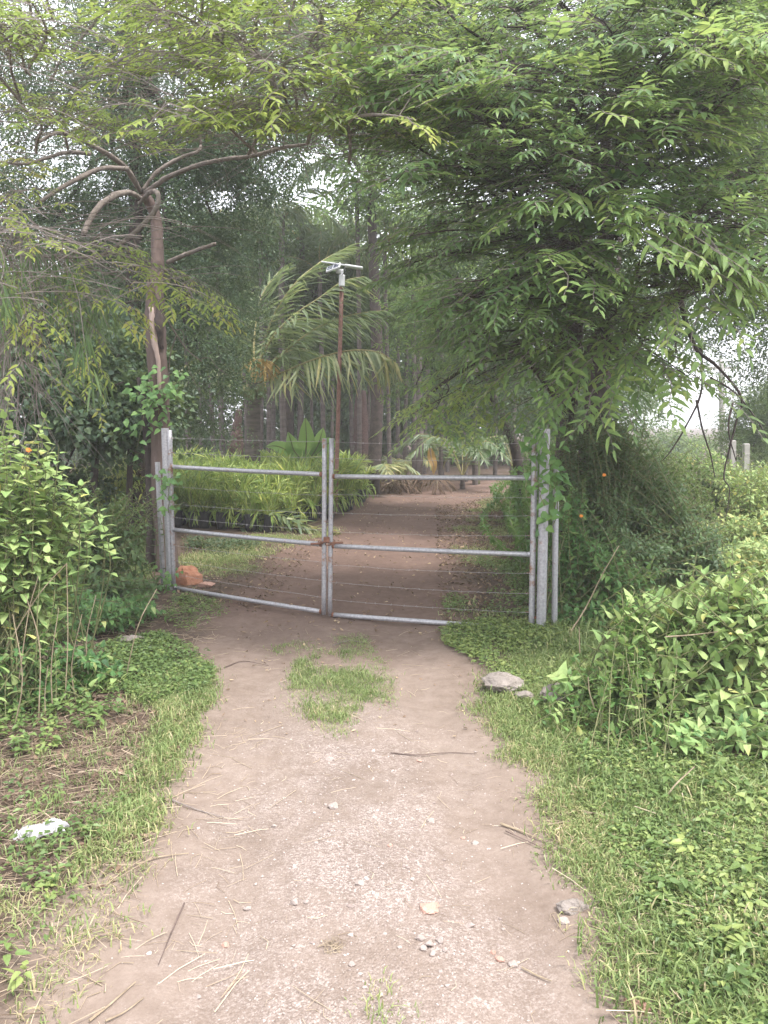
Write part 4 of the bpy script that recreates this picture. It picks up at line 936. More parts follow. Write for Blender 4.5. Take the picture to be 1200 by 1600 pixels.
# yellowing leaf and dead frond pile
s = Soup(); bleaf(s, A((672, 700, 18.4), (674, 715, 18.4), (678, 728, 18.3), (677, 742, 18.3)), .10, 0); 
M['dead_yellow'] = leafmat('yellow_leaf', [(0, (.40, .24, .05)), (1, (.55, .40, .10))]); o = s.build('withered_leaf', [M['dead_yellow'], M['cane']], origin=at(674, 715, 18.4)); o['label'] = 'single withered orange yellow leaf hanging above the dead frond pile'; o['category'] = 'leaf'
dp = thing('dead_frond_pile', 'pile of dead brown palm fronds at the left side of the far track', 'frond pile', at(625, 765, 17.6) * [1, 1, 0])
for k in range(13):
    a = at(g4.uniform(585, 690), g4.uniform(735, 760), 17.6 + g4.uniform(-.3, .6)); b = a + np.array([g4.uniform(-1, 1), g4.uniform(-.4, .4), 0]); a[2] = g4.uniform(.12, .38); b[2] = g4.uniform(.05, .2)
    s = Soup(); frond(s, [a, (a + b) / 2 + [0, 0, .12], b], 16, .42, .02, .7, .45, rr=.014, g=g4, ragged=.3); s.build('frond', [M['litter'], M['cane']], dp)
ff = thing('fallen_frond', 'fallen green and yellow palm fronds lying in front of the black nursery bags', 'fronds', G(450, 832))
for pts, T in [([(395, 842), (425, 815), (455, 812), (480, 835)], .55), ([(420, 840), (450, 826), (490, 830), (525, 842)], .95), ([(380, 830), (410, 808), (430, 800), (450, 812)], .4), ([(360, 838), (390, 828), (420, 832)], .3), ([(430, 838), (460, 820), (500, 826)], .8)]:
    s = Soup(); P = A(*[(x, y, 11.25 - .1 * i) for i, (x, y) in enumerate(pts)]); P[:, 2] = np.maximum(P[:, 2], .07); frond(s, P, 11, .34, .045, .25, T, rr=.008, g=g4, ragged=.25); s.build('frond', PM, ff)
# ------------------------------------------------------------------ nursery seedlings in black bags
M['polybag'] = solid('black_polythene', (.018, .018, .022), (.035, .034, .04), 12, .45, .5, 30, spec=.5)
g5 = np.random.default_rng(51)
sm = []
for k in range(5):
    s = Soup(); nf = 8
    for j in range(nf):
        a = j * 2.4 + g5.uniform(-.3, .3); u = np.array([math.cos(a), math.sin(a), 0]); l = g5.uniform(.42, .72); e = g5.uniform(.15, .5)
        frond(s, [np.array([0, 0, .2]), u * l * .14 + [0, 0, .2 + l * .4], u * l * .28 + [0, 0, .22 + l * .95], u * l * (.5 + e * .3) + [0, 0, .22 + l * (1.2 - e * .5)]], 7, .33, .027, .16, .5, bare=.12, rr=.005, g=g5, var=.2, sweep=1.5, vee=.42, ragged=.2)
    for j in range(4):
        a = j * 1.57 + g5.uniform(-.4, .4); u = np.array([math.cos(a), math.sin(a), 0]); l = g5.uniform(.32, .45)
        frond(s, [np.array([0, 0, .22]), u * l * .35 + [0, 0, .24 + l * .5], u * l * .75 + [0, 0, .22 + l * .45], u * l + [0, 0, .12 + l * .1]], 6, .26, .03, .4, .42, bare=.15, rr=.005, g=g5, var=.2, sweep=1.0, vee=.1, ragged=.2)
    sm.append(s.mesh('seedling_fronds_%d' % k, [M['seedl'], M['rachis']]))
bm_ = []
for k in range(2):
    s = Soup(); tube(s, [(0, 0, 0), (0, 0, .05), (0, 0, .12), (0, 0, .19), (0, 0, .25)], [.075, .088, .09, .088, .094], 12, rough=.05); bm_.append(s.mesh('nursery_bag_%d' % k, M['polybag']))
fA, fB = G(283, 826), G(500, 836); bR = G(600, 788)
def nursery_in(p):
    d, l, r = track_mask(p[0], p[1]); yfront = np.interp(p[0], [fA[0], fB[0], bR[0]], [fA[1], fB[1], bR[1] + 1.2]) if p[0] < bR[0] else 99
    return d < (-.5 if p[1] < 12.5 else -.25) and p[1] > yfront - .02
cnt = 0
def slabel(p):
    d, l, r = track_mask(p[0], p[1]); yf = np.interp(p[0], [fA[0], fB[0], bR[0]], [fA[1], fB[1], bR[1] + 1.2])
    if d > -.85 and p[1] > 12.3: return 'bright palm seedling in a black bag at the grassy track edge of the nursery block'
    if p[1] < yf + .36: return 'palm seedling in a black bag in the front row, behind the fallen fronds'
    if p[1] > 14.6: return 'tall palm seedling in the back rows of the nursery, below the banana plant'
    return 'palm seedling in a black bag in the thick of the nursery block'
for iy in range(17):
    for ix in range(26):
        p = np.array([-4.6 + ix * .245 + g5.normal() * .025, 11.0 + iy * .33 + g5.normal() * .03, 0])
        if p[0] > .1 or p[0] < -4.2: continue
        if not nursery_in(p) or p[1] > 16.3: continue
        if p[1] > 14.6 and (ix + iy) % 2: continue
        p[2] = gz(p); cnt += 1
        t = thing('palm_seedling', slabel(p), 'seedling', p, 'palm seedlings set out in the nursery block')
        o = bpy.data.objects.new('nursery_bag', bm_[cnt % 2]); col.objects.link(o); o.parent = t; o.rotation_euler = (g5.normal() * .05, g5.normal() * .05, g5.uniform(0, 6))
        o = bpy.data.objects.new('leaves', sm[cnt % 5]); col.objects.link(o); o.parent = t; o.rotation_euler = (0, 0, g5.uniform(0, 6)); o.scale = (1, 1, 1); k = g5.uniform(.5, .9) * (1.0 + .12 * (p[1] > 13.5)); o.scale = (k, k, k)
print('seedlings', cnt)

# ------------------------------------------------------------------ solar lamp
lb = at(524, 800, 13.2); lb[2] = gz(lb)
lamp = thing('solar_street_lamp', 'rusty lamp pole with white bracket and small solar panel on top', 'street lamp', lb)
M['rust_pole'] = solid('rusty_pole', (.17, .085, .065), (.30, .17, .14), 20, .85, .4, 60, c=(.38, .27, .23))
M['white_paint'] = solid('white_metal', (.66, .66, .68), (.80, .80, .82), 6, .45, 0)
M['panel'] = solid('solar_cell', (.03, .035, .06), (.05, .055, .09), 3, .2, 0, spec=.6); M['lamp_glass'] = solid('lamp_cover', (.42, .42, .44), (.5, .5, .5), 3, .3, 0)
top = at(534, 446, 13.2); d = nrm(top - lb)
pipe('pole', lb - d * .05, top, .036, M['rust_pole'], lamp, sides=12); pipe('sleeve', top - d * .02, top + d * .17, .052, M['white_paint'], lamp, sides=12)
c = top + d * .26
pipe('bracket', top + d * .15, c, .025, M['white_paint'], lamp)
s = Soup(); box(s, at(531, 413, 13.2), (.62, .05, .022), frame1((0, 1, .1), (.14, 0, 1)), bev=.004); s.build('cross_bar', M['white_paint'], lamp)
Rp = frame1((0, .8, .35), (-.35, -.2, 1))
s = Soup(); box(s, at(521, 418, 13.15), (.24, .30, .03), Rp, bev=.006); q = s.build('solar_panel', M['white_paint'], lamp)
for i in range(2):
    for j in range(3): s = Soup(); box(s, at(521, 418, 13.15) + Rp @ np.array([-.055 + .11 * i, -.095 + .095 * j, .0165]), (.10, .085, .003), Rp); s.build('solar_cell', M['panel'], q)
s = Soup(); box(s, at(553, 417, 13.2), (.30, .13, .035), frame1((0, 1, 0), (.15, 0, 1)), bev=.01); q = s.build('lamp_head', M['white_paint'], lamp)
s = Soup(); box(s, at(553, 417, 13.2) + [.004, 0, -.0205], (.24, .09, .004), frame1((0, 1, 0), (.15, 0, 1))); s.build('lens', M['lamp_glass'], q)
s = Soup(); tube(s, A((534, 430, 13.15), (540, 424, 13.1), (538, 418, 13.15)), [.006, .006], 5); s.build('cable', M['polybag'], lamp)
s = Soup(); box(s, at(529, 424, 13.14), (.09, .06, .07), bev=.01); s.build('junction_box', M['lamp_glass'], lamp)

# ------------------------------------------------------------------ far right: concrete posts and a utility pole
for px, top, Yd, lab in ((1145, 688, 13.5, 'weathered concrete fence post, the left one of the two at the far right'), (1166, 693, 12.5, 'pale concrete fence post leaning slightly, right one of the two at the far right')):
    b = at(px - 3, 800, Yd); b[2] = 0.05; t = at(px, top, Yd); r0 = thing('fence_post', lab, 'post', b, 'concrete fence posts at the right'); dd = t - b
    s = Soup(); box(s, (b + t) / 2, (.085, .085, np.linalg.norm(dd)), frames(np.array([0, 1.0, 0])[None], dd)[0], bev=.012); s.build('shaft', M['cement'], r0)
    s = Soup(); q = b + dd * .86; tube(s, [q + [-.05, -.048, 0], q + [.05, -.048, .004]], [.003, .003], 4); s.build('wire_tie', M['wire'], r0)
b = at(1125, 800, 33); b[2] = 0.05; up = thing('utility_pole', 'thin pale utility pole standing far away in the bright gap at the right', 'pole', b); t = at(1127, 560, 33)
pipe('pole', b, t, .12, M['cement'], up, sides=10)
s = Soup(); box(s, at(1127, 575, 33), (1.6, .1, .1)); s.build('cross_arm', M['cement'], up)
for sx in (-.7, 0, .7): s = Soup(); q = at(1127, 575, 33) + [sx, 0, .05]; tube(s, [q, q + [0, 0, .16]], [.05, .03], 8); s.build('insulator', M['lamp_glass'], up, smooth=True)

# ------------------------------------------------------------------ shrubs
LEAF_L = [leaf(.095, .058, 'ovate', fold=f, droop=d, twist=t) for f, d, t in ((.3, .25, .1), (.18, .4, -.15), (.4, .12, .2), (.25, .55, 0))]
LEAF_V = [leaf(.085, .07, 'heart', fold=f, droop=d) for f, d in ((.2, .3), (.32, .15), (.12, .45))]
def shrub(label, bases, tips, nstem, name='lantana_shrub', cat='shrub', node=.07, size=(.7, 1.15), tint=.5, tvar=.16, leafy=.35, mat=None, seed=0, cap=290, min_px=11, r=.005, tpls=None, key='shrub_leaf', group=None, whip=.12, stemmat=None, density=2, drop=.25, flowers=()):
    g = np.random.default_rng(seed + 300); tpls = tpls or LEAF_L; mat = mat or M['lant']
    bc = np.mean([b for b in bases], axis=0); bc[2] = gz(bc); root = thing(name, label, cat, bc, group)
    P, R, S, T = [], [], [], []; wood = Soup()
    for k in range(nstem):
        b = np.array(bases[g.integers(len(bases))]) + g.normal(0, .12, 3) * [1, 1, 0]; b[2] = gz(b)
        c, rr = tips[g.integers(len(tips))]; e = c + nrm(g.normal(size=3)) * np.array(rr) * g.random() ** .33
        if e[2] < .08: e[2] = .08 + g.random() * .1
        L = np.linalg.norm(e - b); mid = (b + e) / 2 + g.normal(0, whip * L * .5, 3); mid[2] = b[2] + (e[2] - b[2]) * .62; C = catmull([b, mid, e], 8); n = len(C); tube(wood, C, [r, r * .45], 4, cap=False, M=0)
        nn = max(4, int(L * (1 - leafy) / node)); tt = np.linspace(0, 1, n); dC = nrm(np.gradient(C, axis=0)); ph = g.uniform(0, 3)
        for j in range(nn):
            f = leafy + (1 - leafy) * (j + g.random() * .4) / nn; f = min(f, 1); p = np.array([np.interp(f, tt, C[:, i]) for i in range(3)]); d = nrm(np.array([np.interp(f, tt, dC[:, i]) for i in range(3)]))
            u = nrm(np.cross(d, [.3, .2, 1.0])); v = np.cross(d, u); a0 = ph + j * 1.57
            for q in range(density):
                a = a0 + q * math.pi + g.normal() * .25; o = u * math.cos(a) + v * math.sin(a); D = nrm(o + d * .45 + np.array([0, 0, .05 - drop * g.random()]))
                sz = g.uniform(*size) * (1 - .45 * max(0, (f - .75) / .25)); P.append(p + D * .012); R.append(frame1(D, np.array([0, 0, 1.0]) + .35 * d + g.normal(0, .22, 3))); S.append(sz); T.append(tint + .12 * (f - .5) + g.normal() * tvar)
    P = np.array(P); ok = P[:, 2] > .02; P = P[ok]; R = np.array(R)[ok]; S = np.array(S)[ok]; T = np.array(T)[ok]
    leaves_out(root, 'leaf', tpls, key, [mat], P, R, S, T, g.integers(0, len(tpls), len(P)), cap, min_px, .095, base_tint=tint)
    wood.build('stems', [stemmat or M['stem']], root, smooth=True, kind='stuff')
    for (fx, fy, fY) in flowers:
        c = at(fx, fy, fY); s = Soup()
        for j in range(16):
            a = j * 2.4; rr = .013 * math.sqrt(j / 16); q = c + np.array([math.cos(a) * rr, -.010 * (1 - j / 16), math.sin(a) * rr * .7]); 
            for w in range(4): put(s, leaf(.0055, .005, 'diamond', fold=.1, droop=0), q, frame1((math.cos(w * 1.57 + a), -.2, math.sin(w * 1.57 + a)), (0, -1, .3)))
        s.build('flower', M['orange_petal'], root)
    return root
M['orange_petal'] = solid('orange_petal', (.75, .20, .04), (.85, .36, .07), 60, .6, 0)
def B(*px): return [G(x, y) for x, y in px]
shrub('large lantana shrub with pale green pointed leaves in the right foreground', [np.array([x, y, 0]) for x, y in ((1.35, 3.9), (1.6, 4.1), (1.9, 4.0), (2.2, 4.2), (1.15, 4.2), (2.4, 3.9))],
    [E(1080, 950, 4.0, .38, .3, .16), E(1170, 1000, 3.9, .42, .35, .26), E(1000, 1010, 4.1, .3, .3, .16), E(1230, 930, 4.0, .4, .4, .2), E(1150, 920, 4.1, .35, .3, .12), E(1180, 1090, 3.7, .3, .25, .16), E(950, 1060, 4.1, .25, .2, .2), E(1000, 960, 4.2, .25, .2, .18), E(1150, 890, 4.2, .35, .3, .12), E(1050, 1060, 3.8, .25, .2, .18)], 175, size=(.65, 1.15), seed=1, tint=.55, leafy=.42)
shrub('bushy weeds with small bright leaves at the foot of the right foreground shrub', B((920, 1150), (960, 1180), (1000, 1190), (900, 1120)),
    [E(930, 1040, 4.1, .2, .2, .2), E(970, 1120, 3.8, .22, .2, .16), E(1040, 1130, 3.7, .25, .2, .15), E(900, 1080, 4.2, .12, .15, .15), E(1000, 940, 4.3, .2, .2, .12)], 70, name='weed_clump', cat='weeds', size=(.35, .65), seed=2, tint=.6, mat=M['vine'], leafy=.25, node=.05, r=.003)
shrub('shaded undergrowth with lobed leaves below the right foreground shrub', [np.array([x, y, 0]) for x, y in ((1.7, 3.55), (2.0, 3.5), (1.5, 3.6))], [E(1130, 1170, 3.4, .25, .2, .10), E(1190, 1140, 3.4, .2, .2, .12), E(1080, 1180, 3.5, .2, .15, .08)], 46, name='undergrowth', cat='undergrowth', size=(.4, .8), seed=3, tint=.35, mat=M['vine'], leafy=.3, r=.003)
shrub('leafy lantana shrub with an orange flower at the left edge, tall and sunlit', [np.array([x, y, 0]) for x, y in ((-2.1, 4.3), (-2.35, 4.4), (-1.9, 4.5), (-2.6, 4.3), (-2.2, 4.0))],
    [E(40, 735, 4.3, .36, .3, .26), E(-10, 690, 4.3, .4, .3, .28), E(90, 770, 4.4, .24, .25, .18), E(50, 830, 4.3, .3, .3, .2), E(0, 900, 4.2, .3, .3, .2), E(100, 850, 4.5, .22, .2, .2)], 125, size=(.65, 1.15), seed=4, tint=.72, leafy=.48, flowers=((45, 703, 3.98),), stemmat=M['stem'])
shrub('weedy lower growth of small green leaves under the left lantana', [np.array([x, y, 0]) for x, y in ((-2.0, 3.9), (-1.8, 4.2), (-2.2, 3.7), (-1.7, 4.6), (-1.9, 4.9))], [E(60, 1010, 4.2, .3, .3, .22), E(120, 1030, 4.6, .25, .3, .18), E(10, 1070, 4.0, .3, .2, .2), E(150, 1080, 4.5, .22, .2, .12), E(20, 960, 4.3, .2, .2, .2)], 95, name='weed_clump', cat='weeds', size=(.35, .75), seed=5, tint=.45, mat=M['vine'], leafy=.2, node=.055, r=.003)
shrub('dark thicket of shaded shrubs between left lantana and hinge post', [np.array([x, y, 0]) for x, y in ((-3.0, 6.7), (-2.6, 6.9), (-3.2, 6.2), (-2.5, 6.4), (-2.3, 7.1), (-2.9, 5.8))], [E(140, 830, 6.5, .35, .4, .35), E(200, 850, 6.7, .28, .3, .3), E(110, 780, 6.6, .4, .4, .3), E(100, 910, 6.0, .3, .3, .25), E(190, 920, 6.2, .25, .3, .2), E(215, 800, 7.1, .18, .3, .3)], 190, size=(.45, .8), seed=6, tint=.6, mat=M['mid'], leafy=.15, node=.06, min_px=13, cap=60, name='shrub')
shrub('pale weeds in front of the dark thicket at the left of the gate', B((150, 985), (200, 975), (225, 965), (110, 1000)), [E(140, 960, 5.4, .3, .25, .12), E(200, 945, 5.6, .25, .25, .12), E(90, 950, 5.3, .25, .2, .2), E(225, 940, 6.2, .12, .15, .08)], 70, name='weed_clump', cat='weeds', size=(.35, .7), seed=7, tint=.5, mat=M['vine'], leafy=.2, node=.05, r=.003, cap=60)
shrub('shrub with orange flowers growing up behind the right hinge posts', [np.array([x, y, 0]) for x, y in ((1.5, 6.1), (1.75, 6.2), (1.95, 5.9), (1.4, 5.9))], [E(905, 870, 6.0, .22, .25, .3), E(950, 880, 6.1, .25, .3, .28), E(890, 790, 6.0, .14, .2, .22), E(930, 960, 5.7, .25, .2, .14), E(1000, 900, 6.0, .3, .3, .2)], 150, size=(.5, .85), seed=8, tint=.5, mat=M['vine'], leafy=.2, node=.06, flowers=((908, 806, 5.72), (944, 742, 5.85)), cap=120)
shrub('deep green shaded shrub mass under the right tree', [np.array([x, y, 0]) for x, y in ((2.3, 7.4), (2.8, 7.6), (3.2, 7.4), (2.6, 8.2), (2.0, 7.1), (1.75, 7.0))], [E(960, 760, 7.6, .5, .5, .4), E(1040, 800, 7.4, .5, .5, .38), E(1000, 700, 8.0, .5, .5, .3), E(1090, 840, 7.0, .4, .4, .25), E(1070, 740, 8.0, .35, .4, .3), E(895, 730, 7.1, .28, .25, .4), E(900, 650, 7.2, .3, .25, .25), E(960, 660, 7.3, .35, .25, .3), E(930, 790, 6.9, .35, .25, .35), E(930, 850, 6.9, .4, .4, .35), E(990, 860, 6.6, .4, .4, .3)], 640, size=(.4, .75), seed=9, tint=.55, mat=M['mid'], leafy=.1, node=.055, cap=0, name='shrub', tpls=LEAF_L)
shrub('bright sunlit bushes right of the dangling dead branches', [np.array([x, y, 0]) for x, y in ((4.5, 9.3), (5, 9.6), (4.2, 9.0), (5.4, 9.2), (4.6, 8.4))], [E(1160, 770, 9.2, .6, .6, .3), E(1200, 740, 9.5, .6, .6, .3), E(1130, 830, 8.6, .5, .5, .25), E(1210, 830, 8.4, .5, .5, .3), E(1185, 880, 7.0, .4, .4, .2)], 260, size=(.45, .85), seed=10, tint=.72, mat=M['lant'], leafy=.1, node=.06, cap=0, name='shrub')
shrub('low scrub in front of the two concrete fence posts', [np.array([x, y, 0]) for x, y in ((5.6, 12), (6.2, 12.3), (5.2, 12.5), (6.8, 12))], [E(1130, 760, 12, .7, .6, .25), E(1180, 735, 12, .7, .6, .22), E(1100, 735, 13, .6, .6, .3), E(1060, 715, 12, .5, .5, .35)], 230, size=(.6, 1.0), seed=11, tint=.62, mat=M['lant'], leafy=.1, node=.08, cap=0, name='shrub')
shrub('undergrowth at the right side of the track just beyond the gate', [np.array([x, y, 0]) for x, y in ((1.55, 7.5), (1.9, 8.5), (2.4, 10), (2.1, 9.0), (3.0, 12), (3.6, 14.5), (1.65, 6.9))], [E(862, 870, 7.2, .12, .3, .2), E(865, 790, 9, .25, .4, .3), E(880, 730, 9.0, .4, .5, .5), E(835, 730, 14, .4, .5, .35), E(880, 800, 8.0, .25, .4, .35), E(860, 690, 12, .5, .6, .4), E(820, 745, 17, .4, .5, .3)], 230, size=(.5, 1.0), seed=12, tint=.5, mat=M['vine'], leafy=.15, node=.07, cap=0, name='shrub', key='x')
shrub('greyish low plants on the ground beyond the left gate leaf', B((310, 850), (350, 855), (390, 848), (330, 868)), [E(310, 845, 9.6, .25, .3, .10), E(350, 850, 9.4, .25, .3, .08), E(390, 850, 9.6, .2, .3, .06)], 90, name='ground_plants', cat='plants', size=(.25, .5), seed=13, tint=.6, mat=M['dark'], leafy=.1, node=.05, cap=0, r=.003)
shrub('leafy plants left of the split trunk with pale seedlings behind', [np.array([x, y, 0]) for x, y in ((-4.2, 10), (-3.7, 10.2), (-3.2, 10.5), (-4.8, 9.8))], [E(180, 720, 10, .5, .5, .3), E(140, 760, 10, .5, .5, .3), E(220, 740, 10.3, .4, .4, .3)], 150, size=(.6, 1.1), seed=14, tint=.7, mat=M['seedl'], leafy=.1, node=.08, cap=0, name='shrub', tpls=[leaf(.16, .022, 'strap', fold=.2, droop=.5)], key='y')
# dry canes sticking out of the shrubs
def canes(label, lines, mat, grp, r=.005, sun=None):
    for k, L in enumerate(lines):
        P = A(*L); s = Soup(); tube(s, catmull(P, 4), [r, r * .55], 5, rough=.1); o = s.build('dry_cane', mat, origin=P[0]); o['label'] = label[k] if isinstance(label, list) else label; o['category'] = 'cane'; o['group'] = grp
canes(['tall straight dry stem rising among the left lantana stalks', 'short dry stem leaning right near the left edge under the lantana', 'dry stem curving right, the one standing apart nearest the track', 'dry stem bending left below the left lantana', 'dry stem crossing the tall straight one under the left lantana', 'dry stem closest to the left edge of the picture', 'slanting dry stem right of the lantana stalks, in the weeds', 'short dry stem just right of the tall straight one', 'dry stem slanting up right across the left lantana', 'shortest dry stem at the foot of the left lantana'], [[(100, 1120, 4.1), (106, 1000, 4.1), (104, 880, 4.1)], [(30, 1060, 4.0), (44, 960, 4.0), (60, 900, 4.0)], [(190, 1090, 4.6), (215, 980, 4.6), (245, 920, 4.7)], [(60, 1130, 3.9), (62, 1010, 3.9), (40, 930, 3.9)], [(84, 1140, 4.0), (80, 1040, 4.0), (92, 950, 4.0)], [(20, 1150, 3.8), (35, 1060, 3.8), (20, 960, 3.8)], [(140, 1080, 4.4), (135, 1000, 4.4), (150, 930, 4.4)], [(120, 1110, 4.2), (112, 1040, 4.2), (128, 960, 4.2)], [(10, 1010, 4.1), (60, 930, 4.1), (105, 880, 4.1)], [(75, 1160, 3.9), (70, 1090, 3.9), (75, 1040, 3.9)]], M['cane'], 'dry stems under the left lantana', .0036)
canes(['long leaning dry cane at the left edge of the right foreground shrub', 'forked bleached cane bent over beside the grey stone', 'short upright pale cane behind the right foreground shrub', 'thin dry cane trailing down to the grass under the right shrub', 'horizontal dry cane across the middle of the right shrub', 'upright dry cane in the weeds left of the right shrub', 'thin pale twig in the bright grass at the right', 'slanting dry cane low in the right shrub'],
    [[(893, 985, 4.6), (915, 950, 4.6), (940, 900, 4.55), (967, 853, 4.5)], [(940, 1180, 3.8), (936, 1130, 3.8), (922, 1085, 3.8), (919, 1058, 3.8)], [(906, 1020, 4.5), (905, 980, 4.5)], [(1035, 1140, 3.7), (1090, 1165, 3.5), (1130, 1195, 3.4), (1160, 1215, 3.3)], [(1040, 995, 3.9), (1080, 992, 3.85), (1122, 987, 3.8)], [(998, 1130, 3.8), (988, 1080, 3.8), (982, 1038, 3.8)], [(1040, 1290, 3.0), (1045, 1240, 3.05), (1085, 1198, 3.1)], [(940, 1090, 4.0), (985, 1120, 3.9), (1030, 1170, 3.8)]], M['cane'], 'dry canes around the right shrub', .0045)

# ------------------------------------------------------------------ vines
def vine(label, curves, n, sz, mat, seed, r=.004, tint=.5, spread=.05, cap=290, tp=None, key='vine_leaf'):
    g = np.random.default_rng(seed); b = np.array(curves[0][0]); b[2] = 0; root = thing('climbing_vine', label, 'vine', b); P, R, S = [], [], []
    for C in curves:
        C = catmull(C, 8); s = Soup(); C = C + g.normal(0, .006, C.shape); tube(s, C, [r, r * .6], 5); s.build('stem', M['stem'], root, smooth=True)
        for k in range(n // len(curves)):
            p = C[g.integers(len(C))] + g.normal(0, spread, 3); a = g.uniform(-2.2, 2.2); D = np.array([math.sin(a), -.45, -.35 + .3 * g.normal()]); P.append(p); R.append(frame1(D, (0, -.7, 1.0) + g.normal(0, .35, 3))); S.append(g.uniform(*sz))
    P, R, S = map(np.array, (P, R, S)); tp = tp or LEAF_V; leaves_out(root, 'leaf', tp, key, [mat], P, R, S, tint + g.normal(0, .14, len(P)), g.integers(0, len(tp), len(P)), cap, 8, .085, base_tint=tint)
vine('bright heart leaved vine climbing the right hinge post and the gate stile', [A((862, 830, 5.6), (868, 780, 5.6), (864, 740, 5.6), (858, 700, 5.6), (846, 660, 5.6), (842, 630, 5.6), (838, 600, 5.7)), A((850, 790, 5.55), (838, 740, 5.58), (836, 700, 5.6), (832, 660, 5.65)), A((870, 800, 5.62), (872, 760, 5.62), (868, 720, 5.62))], 108, (.55, .95), M['vine'], 61, tint=.68, spread=.05)
vine('dark leaved creeper wrapped round the split trunk halfway up', [A((215, 700, 7.9), (228, 640, 7.85), (250, 610, 7.82), (275, 600, 7.85)), A((250, 650, 7.85), (240, 615, 7.8), (225, 600, 7.8))], 150, (.6, 1.0), M['vine'], 62, tint=.2, spread=.10)
vine('small green creeper on the left hinge post at the top rail', [A((262, 800, 7.0), (264, 760, 7.0), (270, 745, 7.0), (278, 755, 7.0)), A((258, 760, 7.0), (252, 748, 7.05), (246, 745, 7.1))], 46, (.5, .8), M['vine'], 63, tint=.3, spread=.05)
vine('leafy creeper spilling over the bottom of the left hinge posts', [A((252, 930, 7.0), (258, 905, 7.0), (264, 895, 6.98)), A((235, 930, 7.0), (250, 918, 7.0), (262, 925, 6.9))], 46, (.4, .7), M['vine'], 64, tint=.45, spread=.07)
vine('broad pale leaves of a climber high in the right tree', [A((870, 560, 5.9), (900, 470, 5.7), (930, 360, 5.6), (960, 280, 5.5)), A((930, 330, 5.6), (1000, 290, 5.4))], 60, (1.1, 1.7), M['vine'], 65, tint=.5, spread=.12)

# ------------------------------------------------------------------ ground cover (grass, weeds, litter, gravel)
def tuft(seed, n=11, h=.055, w=.0026, lean=1.0, r=.04):
    g = np.random.default_rng(seed); s = Soup()
    for k in range(n):
        a = g.uniform(0, 6.28); p = np.array([g.normal() * r, g.normal() * r, 0]); l = h * g.uniform(.5, 1.3); u = np.array([math.cos(a), math.sin(a), 0]); q = lean * g.uniform(.2, 1.2)
        sd = np.array([-u[1], u[0], 0]) * w * g.uniform(.7, 1.3); m1 = p + u * l * .3 * q + [0, 0, l * .55]; m2 = p + u * l * .95 * q + [0, 0, l * (.95 - .35 * q)]
        s.add([p - sd, p + sd, m1 + sd * .8, m1 - sd * .8, m2], [(0, 1, 2), (0, 2, 3), (3, 2, 4)], .12 * g.normal())
    return s.tpl()
TUFT = [tuft(i) for i in range(5)]; TUFT_S = [tuft(10 + i, 13, .032, .0022, 1.2, .045) for i in range(4)]; TUFT_L = [tuft(20 + i, 9, .11, .0038, 1.0, .03) for i in range(4)]
def weed(seed, n=8, L=.022, h=.04):
    g = np.random.default_rng(seed); s = Soup()
    for k in range(n):
        a = g.uniform(0, 6.28); u = np.array([math.cos(a), math.sin(a), 0]); q = g.uniform(.2, 1); p = u * .03 * q + [0, 0, h * g.uniform(.4, 1.1)]
        put(s, leaf(L * g.uniform(.7, 1.3), L * .6, 'ovate' if L > .03 else 'diamond', fold=.2, droop=.2, T=.1 * g.normal()), p, frame1(u + [0, 0, .15 * g.normal()], np.array([0, 0, 1.0]) + g.normal(0, .3, 3)))
    return s.tpl()
WEED = [weed(i) for i in range(5)]; WEED_L = [weed(10 + i, 8, .045, .09) for i in range(4)]
def straw(seed, L=.1, r=.0012):
    g = np.random.default_rng(seed); s = Soup(); tube(s, [(0, -L/2, 0), (g.normal() * .05 * L, 0, .004), (g.normal() * .1 * L, L/2, 0)], [r, r * .6], 3, cap=False, T=.1 * g.normal()); return s.tpl()
STRAW = [straw(i, L, r) for i, (L, r) in enumerate(((.06, .001), (.10, .0012), (.16, .0016), (.09, .002), (.24, .002)))]
DEADL = [leaf(.05, .025, 'ovate', fold=f, droop=d, T=0) for f, d in ((.5, -.3), (-.4, .3), (.6, .2))]
def pebble(seed):
    g = np.random.default_rng(seed); bm = bmesh.new(); bmesh.ops.create_icosphere(bm, subdivisions=1, radius=1); V = np.array([v.co[:] for v in bm.verts]); F = np.array([[v.index for v in f.verts] for f in bm.faces]); bm.free()
    F = F[:]; V = V * (1 + .22 * g.normal(size=(len(V), 1))) * [1, .8, .5]; return V, F, np.zeros(len(F)), np.zeros(len(F), int)
bmt = bmesh.new(); bmt.free()
PEB = [pebble(i) for i in range(4)]
def inpoly(px, py, poly):
    px = np.asarray(px); ins = np.zeros(px.shape, bool); n = len(poly)
    for i in range(n):
        x0, y0 = poly[i]; x1, y1 = poly[(i + 1) % n]
        c = ((y0 > py) != (y1 > py)) & (px < (x1 - x0) * (py - y0) / (y1 - y0 + 1e-9) + x0); ins ^= c
    return ins
def zone(poly, dens, g, off_track=True, on_track=False, noise_f=3, thr=-9, seed=1, cap=60000):
    W = np.array([on_ground(x, y)[:2] for x, y in poly]); lo, hi = W.min(0), W.max(0); n = min(cap, int(dens * (hi - lo).prod())); P = lo + g.random((n, 2)) * (hi - lo)
    k = inpoly(P[:, 0], P[:, 1], W.tolist()); P = P[k]; d, _, _ = track_mask(P[:, 0], P[:, 1])
    k = np.ones(len(P), bool)
    if off_track: k &= d < g.normal(0, .05, len(P)) + .02
    if on_track: k &= d > -.05
    k &= wob(P[:, 0], P[:, 1], noise_f, seed) + g.normal(0, .25, len(P)) > thr
    P = P[k]; return np.column_stack([P, ground_z(P[:, 0], P[:, 1])])
